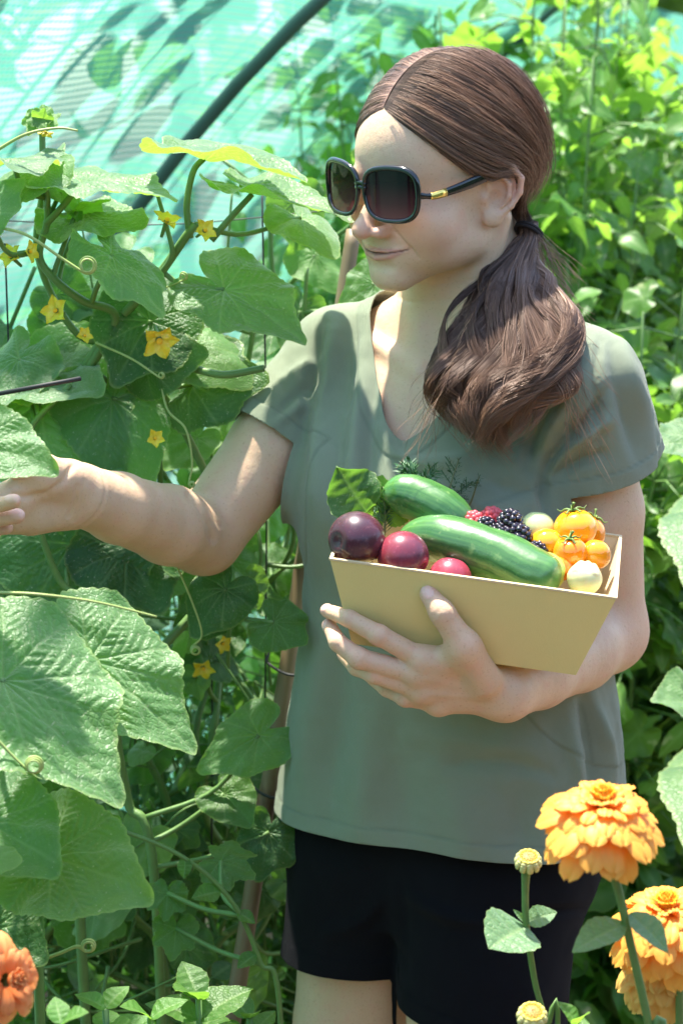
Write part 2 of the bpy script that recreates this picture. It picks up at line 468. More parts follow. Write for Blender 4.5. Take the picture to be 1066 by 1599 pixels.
KN_R = np.array([-0.002, 0.05, 0.46]); KN_L = np.array([.125, -0.08, 0.46])
FT_R = np.array([KN_R[0] + .0, 0.10, 0.07]); FT_L = np.array([KN_L[0] - .0, 0.02, 0.07])
def lower_sdf(p):
    d = body_core(p)
    for hp, kn, ft in ((HIP_R, KN_R, FT_R), (HIP_L, KN_L, FT_L)):
        d = smin(d, chain(p, [hp, mix3(hp, kn, .5), kn], (.080, .068, .050), 0.01), 0.012)
        d = smin(d, chain(p, [kn, mix3(kn, ft, .3), ft], (.050, .052, .032), 0.01), 0.02)
        d = smin(d, cap(p, ft - np.array([0, -.02, .03]), ft + np.array([-0.07, -.14, -.045]), .034, .022), 0.02)
    return np.maximum(d, p[:, 2] - 1.24)
# ------------------------------------------------------------------ skin
def px_of(v):
    r = v - CAM; z = r @ _F
    return 533 + FPX * (r @ _R) / z, 799.5 - FPX * (r @ _U) / z
def skin_mat():
    t = NT('skin'); v = t.obj()
    lip = t.attr('lip'); blush = t.attr('blush'); nail = t.attr('nail')
    base = t.mix(t.noise(18, 5, vec=v), (0.60, 0.385, 0.230), (0.76, 0.535, 0.350))
    fine = t.noise(420, 3, vec=v)
    base = t.mix(t.math('MULTIPLY', t.math('SUBTRACT', fine, 0.585, clamp=True), 3.2, clamp=True), base, (0.42, 0.22, 0.13))
    base = t.mix(t.math('MULTIPLY', t.math('SUBTRACT', t.noise(75, 4, vec=v), .5, clamp=True), 1.5, clamp=True), base, (0.70, 0.36, 0.26))
    base = t.mix(t.math('MULTIPLY', blush, 0.60), base, (0.66, 0.28, 0.22))
    base = t.mix(t.math('MULTIPLY', lip, 0.60), base, (0.56, 0.22, 0.19))
    base = t.mix(t.math('MULTIPLY', nail, 0.6), base, (0.80, 0.52, 0.45))
    base = t.mix(t.math('MULTIPLY', t.attr('slit'), 0.95, clamp=True), base, (0.10, 0.030, 0.025))  # shade of the gap between the lips, put into the skin colour
    b = t.n('BsdfPrincipled', Roughness=0.47, Subsurface_Weight=0.18, Subsurface_Scale=0.008)
    t.set(b, 'Base Color', base); t.set(b, 'Subsurface Radius', (1.0, 0.35, 0.18)); t.set(b, 'Specular IOR Level', 0.42)
    h = t.math('ADD', t.math('MULTIPLY', t.noise(900, 2, vec=v), 0.5), t.noise(160, 3, vec=v))
    t.set(b, 'Normal', t.bump(h, 0.38, 0.0013)); t.set(b, 'Roughness', t.math('ADD', t.math('MULTIPLY', t.noise(60, 3, vec=v), 0.2), 0.38))
    return t.done(b)
def sstep(a, b, x): t = np.clip((x - a) / (b - a), 0, 1); return t * t * (3 - 2 * t)
def skin_attrs(v):
    q = to_head(v.astype(np.float32)); qa = q.copy(); qa[:, 0] = np.abs(qa[:, 0])
    zc = -60.5 - (1 - np.clip(qa[:, 0] / 30, 0, 1) ** 2) * 5.5
    half = 6.6 * np.sqrt(np.clip(1 - (qa[:, 0] / 30) ** 2, 0, 1))
    lip = sstep(1.5, -0.8, np.abs(q[:, 2] - zc - 0.0) - half) * (qa[:, 0] < 30) * (q[:, 1] < -78)
    lip = lip * (np.abs(q[:, 2] - zc) < 14)
    bl = np.exp(-((qa[:, 0] - 38) ** 2 + (q[:, 2] + 38) ** 2) / 500.0) * (q[:, 1] < -30) + 0.9 * np.exp(-((q - np.array([0, -115, -40])) ** 2).sum(1) / 260.0)
    bl += 0.8 * np.exp(-((qa - np.array([84, 18, 0])) ** 2).sum(1) / 700.0)
    for H in (HL, HR):
        for k in H:
            for j, w in ((1, .5), (2, .35), (3, .7)):
                bl += w * np.exp(-((v - H[k][j]) ** 2).sum(1) / 0.00012)
    bl += 0.5 * np.exp(-((v - EL_L) ** 2).sum(1) / 0.004)
    xm = np.clip(qa[:, 0] / 36, 0, 1.3); zm = -64.5 + 6.5 * xm ** 2
    front = (q[:, 1] < -70) * (qa[:, 0] < 44)
    slit = np.exp(-((q[:, 2] - zm) / (1.15 * (1.15 - .6 * xm))) ** 2) * sstep(37, 31, qa[:, 0]) * front
    line = np.array([(21, -38), (27, -44), (34, -52), (39, -61), (41, -68)]); dn, _ = seg2(qa[:, 0], q[:, 2], line)
    fold = np.exp(-(dn / 2.0) ** 2) * (q[:, 1] < -55) * (qa[:, 0] < 50)
    corner = np.exp(-((qa[:, 0] - 37.5) ** 2 + (q[:, 2] + 57) ** 2) / 7.0) * (q[:, 1] < -60)
    return lip, np.clip(bl, 0, 1.2), slit, fold, corner
def seg2(x, y, line):
    best = None
    for a, b in zip(line[:-1], line[1:]):
        ab = (b - a).astype(float); t = np.clip(((x - a[0]) * ab[0] + (y - a[1]) * ab[1]) / (ab @ ab), 0, 1)
        d = np.hypot(x - a[0] - t * ab[0], y - a[1] - t * ab[1]); best = d if best is None else np.minimum(best, d)
    return best, None
def orient(v, q, f, h=0.001):
    n = vnormals(v, q); s = (f((v + n * h).astype(np.float32)) - f((v - n * h).astype(np.float32))).mean()
    return q if s > 0 else q[:, ::-1]
def nail_patch(H, k, up, w=.0058, l=.0115):
    """slightly raised plate on the last joint"""
    a, b = np.asarray(H[k][2], float), np.asarray(H[k][3], float)
    ax = (b - a) / np.linalg.norm(b - a); up = np.asarray(up, float); up -= ax * (up @ ax); up /= np.linalg.norm(up)
    sd = np.cross(ax, up); return a, b, ax, up, sd, w, l
def build_person():
    person = empty('person', (0.118, 0.05, 0.0), 'woman in a grey green t-shirt and black shorts, smiling, a box on her arm', 'person')
    bv, bq, n0 = [], [], 0
    parts = [(upper_sdf, (-0.10, -0.17, 1.17), (0.36, 0.18, 1.66), 0.00138),
             (arm_l_sdf, SH_L_box[0], SH_L_box[1], 0.00165),
             (arm_r_sdf, SH_R_box[0], SH_R_box[1], 0.0018),
             (lower_sdf, (-0.16, -0.16, 0.0), (0.40, 0.25, 1.25), 0.006)]
    for f, lo, hi, h in parts:
        v, q = sdf_mesh(f, lo, hi, h); q = orient(v, q, f)
        v = smooth_mesh(v, q, 2, 0.35)
        bv.append(v); bq.append(q + n0); n0 += len(v)
    v = np.concatenate(bv); q = np.concatenate(bq)
    lip, bl, slit, fold_, corner = skin_attrs(v)
    nail = np.zeros(len(v)); nrm = vnormals(v, q); push = -.0016 * slit - .0011 * fold_ - .0014 * corner
    for H, k, up in ((HL, 'th', (-.15, -1, .35)), (HL, 'ix', (-.5, -.2, .75)), (HL, 'mi', (-.8, -.5, .3)), (HR, 'ix', (0.1, -.5, .8)), (HR, 'mi', (.1, -.7, .6))):
        a, b, ax, up_, sd, w, l = nail_patch(H, k, up)
        c = b + ax * 0.0; r = v - c
        x = r @ sd; y = r @ ax; z = r @ up_
        m = sstep(1.0, 0.8, ((np.abs(x) / w) ** 2.6 + (np.abs(y - .001) / (l * .62)) ** 2.6)) * (z > 0.001) * (np.abs(z) < .014)
        nail = np.maximum(nail, m); push += m * 0.0004
        rim = np.exp(-(((np.abs(x) / w) ** 2.6 + (np.abs(y - .001) / (l * .62)) ** 2.6) ** (1 / 2.6) - 1.03) ** 2 / .004) * (z > 0.001) * (np.abs(z) < .014)
        push -= rim * 0.0004
    # fold lines at the finger joints and wrist creases
    for H, ks, back in ((HL, ('ix', 'mi', 'ri', 'pi', 'th'), 1),):
        for k in ks:
            for j in (1, 2):
                a, b = H[k][j], H[k][j + 1 if j < 3 else j]; ax = (b - a) / np.linalg.norm(b - a)
                r = v - a; y = r @ ax; rad = np.linalg.norm(r - y[:, None] * ax, axis=1)
                for o in (-.0016, 0.0, .0016):
                    push -= 0.00036 * np.exp(-(y - o) ** 2 / (2 * .00040 ** 2)) * (rad < .015)
    for o, amp in ((0, .0007), (.006, .0005), (-.005, .0004)):
        r = v - (WR_R + np.array([-.003 + o, 0, 0])); ax = (WR_R - EL_R) / np.linalg.norm(WR_R - EL_R)
        y = r @ ax + 0.05 * r[:, 2]; rad = np.linalg.norm(r, axis=1)
        push -= amp * np.exp(-y ** 2 / (2 * .0009 ** 2)) * (rad < .045) * (r[:, 1] < 0)
    # tendons / veins on the back of the left hand
    for k in ('ix', 'mi', 'ri'):
        a, b = WR_L, HL[k][0]; ab = b - a; tt = np.clip(((v - a) @ ab) / (ab @ ab), 0, 1); dd = v - a - tt[:, None] * ab
        rr = np.sqrt(dd[:, 0] ** 2 * .3 + dd[:, 2] ** 2); push += .0013 * np.exp(-rr ** 2 / (2 * .0022 ** 2)) * (tt > .2) * (tt < 1) * (dd[:, 1] < 0)
    # elbow crook and thenar creases of the outstretched arm
    x_, y_ = px_of(v); near = (cap(v, SH_R, EL_R, 0, 0) < .07) | (cap(v, EL_R, WR_R, 0, 0) < .06) | (np.linalg.norm(v - HR['th'][0], axis=1) < .07)
    tc = CAM - v; tc /= np.linalg.norm(tc, axis=1, keepdims=True); fc = sstep(.0, .4, (nrm * tc).sum(1))
    for ln, w_, am in (([(296, 772), (314, 794), (326, 818), (332, 842)], 4.5, .0030), ([(312, 768), (330, 800), (344, 822)], 3.0, .0012), ([(0, 768), (40, 776), (75, 771), (100, 752), (114, 728)], 3.6, .0024), ([(108, 806), (118, 785), (122, 760)], 3.0, .0013), ([(116, 812), (128, 786), (132, 752)], 2.6, .0009)):
        dd, _ = seg2(x_, y_, np.array(ln, float)); push -= am * np.exp(-dd ** 2 / (2 * w_ * w_)) * near * fc
    # neck creases
    r = v - mix3(NECK_LO, NECK_HI, .45); ax = (NECK_HI - NECK_LO) / np.linalg.norm(NECK_HI - NECK_LO)
    y = r @ ax; rad = np.linalg.norm(r - y[:, None] * ax, axis=1)
    for o in (.0, .016): push -= .0006 * np.exp(-(y - o - .10 * r[:, 0]) ** 2 / (2 * .0012 ** 2)) * (rad < .075) * (v[:, 2] > 1.37)
    v = v + nrm * push[:, None]
    body = mesh_obj('body', v, q, skin_mat(), person, attrs={'lip': lip, 'blush': bl, 'nail': nail, 'slit': slit})
    return person
def bbox_pts(pts, m):
    a = np.array(pts); return a.min(0) - m, a.max(0) + m
SH_L_box = bbox_pts([mix3(SH_L, EL_L, .12), EL_L, WR_L] + sum([list(map(np.asarray, x)) for x in HL.values()], []), 0.058)
SH_R_box = bbox_pts([mix3(SH_R, EL_R, .12), EL_R, WR_R] + sum([list(map(np.asarray, x)) for x in HR.values()], []), 0.056)
if want('person'):
    person = build_person()
# ------------------------------------------------------------------ cloth
def seg_dist2d(x, y, line):
    best = None; L = 0; pos = None; line = np.asarray(line, float)
    tot = np.linalg.norm(np.diff(line, axis=0), axis=1).sum()
    for a, b in zip(line[:-1], line[1:]):
        ab = b - a; l = np.linalg.norm(ab)
        t = np.clip(((x - a[0]) * ab[0] + (y - a[1]) * ab[1]) / (l * l), 0, 1)
        d = np.hypot(x - a[0] - t * ab[0], y - a[1] - t * ab[1]); s = (L + t * l) / tot
        if best is None: best, pos = d, s
        else: m = d < best; best = np.where(m, d, best); pos = np.where(m, s, pos)
        L += l
    return best, pos
def folds(v, n, table, zone=None):
    """each fold is a crease or ridge of the cloth itself, laid along a line over the front of the body"""
    x, y = px_of(v); out = np.zeros(len(v))
    tocam = CAM - v; tocam /= np.linalg.norm(tocam, axis=1, keepdims=True); face = sstep(-.1, .25, (n * tocam).sum(1))
    for line, w, amp in table:
        if len(line) > 2: line = spline([(a, b, 0) for a, b in line], 12)[:, :2]
        d, s = seg_dist2d(x, y, line)
        prof = np.exp(-d ** 2 / (2 * w * w)) * np.sin(np.pi * np.clip(s * .90 + .08, 0, 1)) ** .7
        out += 2.0 * amp * prof
    return out * face
def cloth_mat(name, c0, c1, sheen=0.1, stitch=True, weave=1100, bumpd=.0006):
    t = NT(name); v = t.obj()
    n1 = t.noise(9, 4, vec=v); n2 = t.noise(700, 2, vec=v)
    col = t.mix(n1, c0, c1); col = t.mix(t.math('MULTIPLY', n2, .35), col, tuple(x * .72 for x in c0))
    hem = t.attr('hem'); col = t.mix(t.math('MULTIPLY', hem, .35), col, tuple(x * .6 for x in c0))
    b = t.n('BsdfPrincipled', Roughness=0.92, Sheen_Weight=sheen, Sheen_Roughness=0.4); t.set(b, 'Base Color', col)
    t.set(b, 'Specular IOR Level', 0.12)
    w = t.n('TexWave', {'wave_type': 'BANDS', 'bands_direction': 'DIAGONAL'}, Scale=weave, Distortion=3.0, Detail=1.0); t.t.links.new(v, w.inputs[0])
    h = t.math('ADD', t.math('MULTIPLY', w.outputs[1], .3), t.noise(60, 4, vec=v))
    h = t.math('ADD', h, t.math('MULTIPLY', t.noise(420, 2, vec=v), .45)); t.set(b, 'Normal', t.bump(h, .55, bumpd * 1.5))
    return t.done(b)
def make_garment(name, f, lo, hi, h, gs, table, mat, parent, thick=.0016, hemw=.017, wob=None, keepf=None):
    v, q = sdf_mesh(f, lo, hi, h, slack=1.8); q = orient(v, q, f)
    v = smooth_mesh(v, q, 3, .45)
    n = vnormals(v, q)
    G = [g(v) for g in gs]; gall = np.max(np.stack(G), 0)
    disp = folds(v, n, table) if table else 0
    if wob is not None: disp = disp + wob(v, n)
    # rolled hem: a doubled band with a sunk stitch line
    band = sstep(-hemw - .001, -hemw + .001, gall) * .0009 - .0009 * np.exp(-((gall + hemw) / .0011) ** 2)
    v = v + n * (disp + band)[:, None]
    v, t = clip_mesh(v, q, gall)
    G = np.max(np.stack([g(v) for g in gs]), 0)
    hem = np.exp(-((G + hemw) / .0013) ** 2)
    n = vnormals(v, t)
    # thickness
    e = np.concatenate([t[:, [0, 1]], t[:, [1, 2]], t[:, [2, 0]]]); key = np.sort(e, 1); kk = key[:, 0] * len(v) + key[:, 1]
    u, inv, cn = np.unique(kk, return_inverse=True, return_counts=True); be = e[cn[inv] == 1]
    N = len(v); vv = np.concatenate([v, v - n * thick])
    tt = np.concatenate([t, t[:, ::-1] + N, np.stack([be[:, 1], be[:, 0], be[:, 0] + N], 1), np.stack([be[:, 1], be[:, 0] + N, be[:, 1] + N], 1)])
    return mesh_obj(name, vv, tt, mat, parent, attrs={'hem': np.concatenate([hem, hem])})
ZS = lambda y, Y=0.0: float(P(500, y, Y)[2])
HEM_Z = ZS(1268, .03)
SHIRT = smooth_tab([(HEM_Z - .03, -.008, .005, .196, .142), (HEM_Z + .02, -.008, .005, .190, .138), (ZS(1150), -.004, .0, .181, .128), (ZS(1040), 0, -.002, .169, .120),
                    (ZS(900), 0, -.004, .161, .118), (ZS(780), 0, -.006, .160, .122), (ZS(700), 0, 0, .162, .117), (1.33, 0, .012, .158, .098), (1.385, 0, .03, .122, .072), (1.43, 0, .035, .07, .054)], 80)
SL_R_END = mix3(SH_R, EL_R, .50); SL_L_END = mix3(SH_L, EL_L, .50)
AX_R = (EL_R - SH_R) / np.linalg.norm(EL_R - SH_R); AX_L = (EL_L - SH_L) / np.linalg.norm(EL_L - SH_L)
def shirt_sdf(p):
    t = to_torso(p)
    d = loft(t, SHIRT, 2.2)
    ta = t.copy(); ta[:, 0] = np.abs(ta[:, 0])
    d = smin(d, ell(ta, (0.062, -0.064, 1.210), (0.070, 0.064, 0.072)), 0.05)
    for s, e, r0, r1 in ((SH_R, SL_R_END, .055, .057), (SH_L, SL_L_END, .055, .066)):
        st = to_torso(s[None])[0]
        d = smin(d, cap(t, (np.sign(st[0]) * 0.045, 0.032, 1.399), st * np.array([0.93, 1, 1]), 0.044, 0.050), 0.035)
        d = smin(d, cap(p, s, e + (e - s) * .3, r0, r1), 0.028)
    # the back flap of the near sleeve
    d = smin(d, cap(p, P(965, 580, -.05), P(1006, 760, -.03), .020, .030), 0.02)
    return d
def g_neck(v):
    t = to_torso(v); u = np.abs(t[:, 0] + .004); fr = sstep(.035, -.02, t[:, 1])
    zb = 1.395 + (ZN - 1.395) * fr; zt = 1.425
    w = .094; x = u / w
    z = zb + (zt - zb) * (x ** 1.55); sl = (zt - zb) * 1.55 * np.clip(x, .01, 2) ** .55 / w
    return (v[:, 2] - z) / np.sqrt(1 + sl * sl)
ZN = float(P(612, 694, -.10)[2])
def g_hem(v): return HEM_Z + .004 * np.sin(v[:, 0] * 22) - v[:, 2]
def trunk_sdf(v):
    t = to_torso(v); ta = t.copy(); ta[:, 0] = np.abs(ta[:, 0])
    return smin(loft(t, SHIRT, 2.2), ell(ta, (0.062, -0.064, 1.210), (0.070, 0.064, 0.072)), 0.05)
def g_slr(v):
    return np.minimum((v - P(428, 682, .04)) @ (AX_R * .93 + np.array([.0, 0, -.05])), np.minimum(trunk_sdf(v) - .014, .085 - np.maximum(0, cap(v, SH_R, EL_R, 0, 0))))
def g_sll(v):
    r = v - P(945, 752, -.10); a = AX_L * 1.0 + np.array([.10, 0.0, 0]); a = a / np.linalg.norm(a)
    return np.minimum(r @ a, np.minimum(trunk_sdf(v) - .012, .120 - cap(v, SH_L, EL_L, 0, 0)))
SHIRT_FOLDS = [
    ([(505, 505), (492, 570), (478, 640), (470, 705)], 7, -.0045), ([(520, 520), (512, 600), (496, 700), (488, 800)], 9, .0040),
    ([(556, 490), (545, 580), (530, 680), (520, 800), (512, 900)], 10, -.0035), ([(578, 500), (566, 600), (556, 700), (545, 800), (536, 900)], 11, .0040),
    ([(600, 560), (580, 640), (575, 720), (580, 790)], 8, -.0028),
    ([(596, 670), (625, 715), (700, 722), (760, 700)], 9, .0030), ([(600, 700), (640, 738), (730, 745)], 8, -.0022),
    ([(846, 800), (848, 750), (862, 715), (890, 690)], 6, -.0042), ([(852, 740), (880, 705), (925, 672), (960, 650)], 7, .0060),
    ([(868, 742), (900, 722), (950, 706)], 6, -.0045), ([(858, 728), (895, 672), (930, 640), (955, 600)], 6, -.0040),
    ([(840, 720), (866, 668), (893, 618), (905, 575)], 9, .0050), ([(815, 715), (842, 655), (868, 600)], 9, -.0035),
    ([(800, 735), (818, 690), (835, 640)], 8, .0030), ([(938, 530), (928, 580), (930, 640), (940, 700)], 6, -.0025),
    ([(956, 540), (968, 610), (985, 680), (1000, 725)], 8, -.0035), ([(970, 530), (992, 600), (1010, 660), (1024, 720)], 8, .0035),
    ([(820, 805), (760, 800), (700, 770)], 14, .0030), ([(835, 770), (790, 762), (740, 740)], 8, -.0022),
    ([(925, 1085), (934, 1130), (948, 1180), (952, 1250)], 7, .0050), ([(908, 1095), (920, 1160), (926, 1230), (930, 1300)], 8, -.0050), ([(890, 1120), (900, 1200), (902, 1290)], 9, .003),
    ([(500, 960), (492, 1060), (480, 1160), (470, 1250)], 16, .0040), ([(540, 1020), (530, 1120), (515, 1230), (508, 1320)], 14, -.0035),
    ([(580, 1120), (572, 1220), (560, 1330)], 18, .003), ([(700, 1195), (790, 1190), (880, 1215)], 9, -.0022), ([(640, 1150), (740, 1160), (860, 1170)], 12, .0022),
    ([(620, 1180), (630, 1280), (640, 1350)], 20, -.003), ([(700, 1220), (720, 1300), (730, 1360)], 22, .003), ([(800, 1220), (810, 1290), (815, 1355)], 20, -.003),
    ([(520, 850), (600, 900), (700, 930)], 16, -.003),
    ([(440, 640), (470, 610), (500, 590)], 6, -.0025), ([(430, 665), (462, 640), (492, 625)], 6, .0025), ([(450, 590), (478, 570), (505, 560)], 7, .002),
]
def build_shirt(person):
    mat = cloth_mat('shirt_fabric', (0.228, 0.262, 0.178), (0.282, 0.320, 0.228), .25)
    def wob(v, n):
        x, y = px_of(v); arm = np.exp(-((x - 850) ** 2 + (y - 735) ** 2) / 9000.) + .8 * np.exp(-((x - 478) ** 2 + (y - 640) ** 2) / 6000.) + .6 * np.exp(-((x - 930) ** 2 + (y - 1180) ** 2) / 14000.) + .22
        d = np.array([.45, .1, .88]); fine = fbm(v @ np.array([[1.9, 0, 0], [0, 1.9, 0], [.9, 0, .55]]), 15, 41, 2)
        return .0011 * arm * fine + .0022 * fbm(v * np.array([1.6, 1, .7]), 5, 3, 3) + .0008 * fbm(v, 16, 5, 2)
    make_garment('shirt', shirt_sdf, (-.17, -.22, HEM_Z - .03), (.40, .24, 1.47), .00235, [g_neck, g_hem, g_slr, g_sll], SHIRT_FOLDS, mat, person, wob=wob)
SZ_R = ZS(1512, .0); SZ_L = ZS(1585, -.06)
def shorts_sdf(p):
    t = to_torso(p)
    d = loft(t, smooth_tab([(.78, -.018, .02, .150, .110), (.83, -.018, .02, .170, .124), (.90, -.015, .015, .168, .120), (.97, -.01, .01, .150, .108), (1.0, -.01, .01, .148, .106)]), 2.2)
    r = cap(p, np.array([.040, .055, .82]), np.array([.000, .045, .60]), .094, .078)
    l = cap(p, np.array([.150, -.025, .82]), np.array([.138, -.065, .52]), .092, .084)
    d = smin(d, smin(r, l, .006), .03)
    return d
def g_sh_top(v): return v[:, 2] - .965
def leg_caps(p):
    return cap(p, np.array([.040, .055, .82]), np.array([.000, .045, .60]), .094, .078), cap(p, np.array([.150, -.025, .82]), np.array([.138, -.065, .52]), .092, .084)
def g_sh_r(v):
    r, l = leg_caps(v); return np.minimum(SZ_R - v[:, 2], (l - r) - .004)
def g_sh_l(v):
    r, l = leg_caps(v); return np.minimum(SZ_L - .01 - v[:, 2] - .25 * (v[:, 0] - .15), (r - l) - .004)
def build_shorts(person):
    mat = cloth_mat('black_cotton', (.0055, .0055, .0075), (.0095, .0095, .012), .02, bumpd=.001)
    def wob(v, n): return .0018 * fbm(v, 5, 13, 2) + .0008 * fbm(v, 14, 15, 2)
    tb = [([(628, 1380), (632, 1450), (632, 1530)], 6, -.0015), ([(640, 1400), (700, 1430), (760, 1440)], 8, .004), ([(600, 1400), (560, 1440), (500, 1460)], 9, .003),
          ([(905, 1420), (850, 1425), (790, 1420)], 5, -.003)]
    make_garment('shorts', shorts_sdf, (-.16, -.20, .50), (.36, .22, .99), .004, [g_sh_top, g_sh_r, g_sh_l], tb, mat, person, wob=wob, hemw=.022)
if want('person'):
    build_shirt(person); build_shorts(person)
# ------------------------------------------------------------------ hair
def hair_mat():
    t = NT('brown_hair'); tone = t.attr('tone'); al = t.attr('along')
    c = t.ramp(tone, [(0.0, (.036, .018, .011)), (0.35, (.095, .052, .034)), (0.7, (.24, .142, .096)), (1.0, (.52, .33, .22))])
    c = t.mix(t.math('MULTIPLY', al, .62), c, (.30, .155, .082))
    b = t.n('BsdfPrincipled', Roughness=0.40); t.set(b, 'Base Color', c); t.set(b, 'Specular IOR Level', 0.65)
    t.set(b, 'Specular Tint', (1.0, .82, .70))
    return t.done(b)
def strands_mesh(paths, rad, tone, along, seg=3):
    """paths (N,M,3) -> tapered three-sided strands"""
    N, M, _ = paths.shape
    tan = np.gradient(paths, axis=1); tan /= np.linalg.norm(tan, axis=2, keepdims=True) + 1e-9
    ref = np.array([.31, .22, .92]); u = np.cross(tan, ref); u /= np.linalg.norm(u, axis=2, keepdims=True) + 1e-9
    w = np.cross(tan, u)
    tt = np.linspace(0, 1, M); prof = np.clip(np.minimum(1, (1 - tt) * 6 + .25), 0, 1)[None, :]
    r = rad[:, None] * prof
    v = np.stack([paths + (math.cos(a) * u + math.sin(a) * w) * r[..., None] for a in np.arange(seg) * 2 * math.pi / seg], 2)   # N,M,seg,3
    base = np.arange(N * M).reshape(N, M) * seg
    a = base[:, :-1].ravel(); b = base[:, 1:].ravel(); f = []
    for k in range(seg):
        k2 = (k + 1) % seg; f.append(np.stack([a + k, a + k2, b + k2, b + k], 1))
    f = np.concatenate(f)
    tn = np.repeat(np.repeat(tone[:, None], M, 1), seg, 1).ravel() if tone.ndim == 1 else np.repeat(tone, seg, 1).ravel()
    return v.reshape(-1, 3), f, tn, np.repeat(along, seg, 1).ravel()
E_C = np.array([0, 10.0, 34.0]); E_R = np.array([80.0, 97, 93])
def on_cap(q, lift=0.0):
    d = (q - E_C) / E_R; n = np.linalg.norm(d, axis=-1, keepdims=True)
    return E_C + d / n * (E_R + (lift if np.isscalar(lift) else lift[..., None]))
KNOT = (58, 58, -62)
NEAR = [
    [(1.0, -80, 84), (34, -74, 67), (62, -48, 38), (78, -16, 14), (83, 12, 12), (79, 40, -8), KNOT],
    [(1, -66, 94), (44, -56, 78), (72, -22, 50), (82, 10, 34), (80, 36, 14), (74, 54, -20), KNOT],
    [(.8, -40, 108), (48, -26, 98), (76, 8, 66), (82, 36, 40), (76, 58, 10), (70, 64, -26), KNOT],
    [(0, 0, 122), (44, 14, 110), (68, 44, 78), (74, 66, 40), (70, 76, 5), (66, 72, -32), KNOT],
    [(0, 50, 112), (28, 72, 92), (48, 90, 55), (58, 90, 20), (60, 84, -10), (60, 74, -40), KNOT]]
FAR = [
    [(-1.0, -80, 84), (-34, -78, 66), (-64, -48, 36), (-80, 0, 14), (-64, 66, -4), (-10, 104, -26), (36, 84, -56), KNOT],
    [(-1, -66, 94), (-44, -58, 76), (-76, -14, 42), (-74, 46, 20), (-44, 92, 2), (4, 106, -18), (42, 84, -50), KNOT],
    [(-.8, -40, 108), (-48, -20, 96), (-76, 24, 56), (-58, 78, 30), (-22, 104, 8), (16, 104, -12), (46, 86, -46), KNOT],
    [(0, 0, 122), (-40, 18, 110), (-56, 60, 70), (-34, 98, 40), (-4, 108, 14), (28, 100, -8), (50, 86, -42), KNOT],
    [(0, 50, 112), (-8, 84, 85), (4, 104, 50), (20, 106, 20), (38, 98, -5), (52, 84, -36), KNOT, KNOT]]
def family(K, s, M):
    """s (N,) in 0..1 over the key curves -> (N,M,3)"""
    C_ = np.stack([spline(k, M) for k in K]); x = s * (len(K) - 1); i = np.clip(x.astype(int), 0, len(K) - 2); w = (x - i)[:, None, None]
    w = w * w * (3 - 2 * w) * .5 + w * .5
    return C_[i] * (1 - w) + C_[i + 1] * w
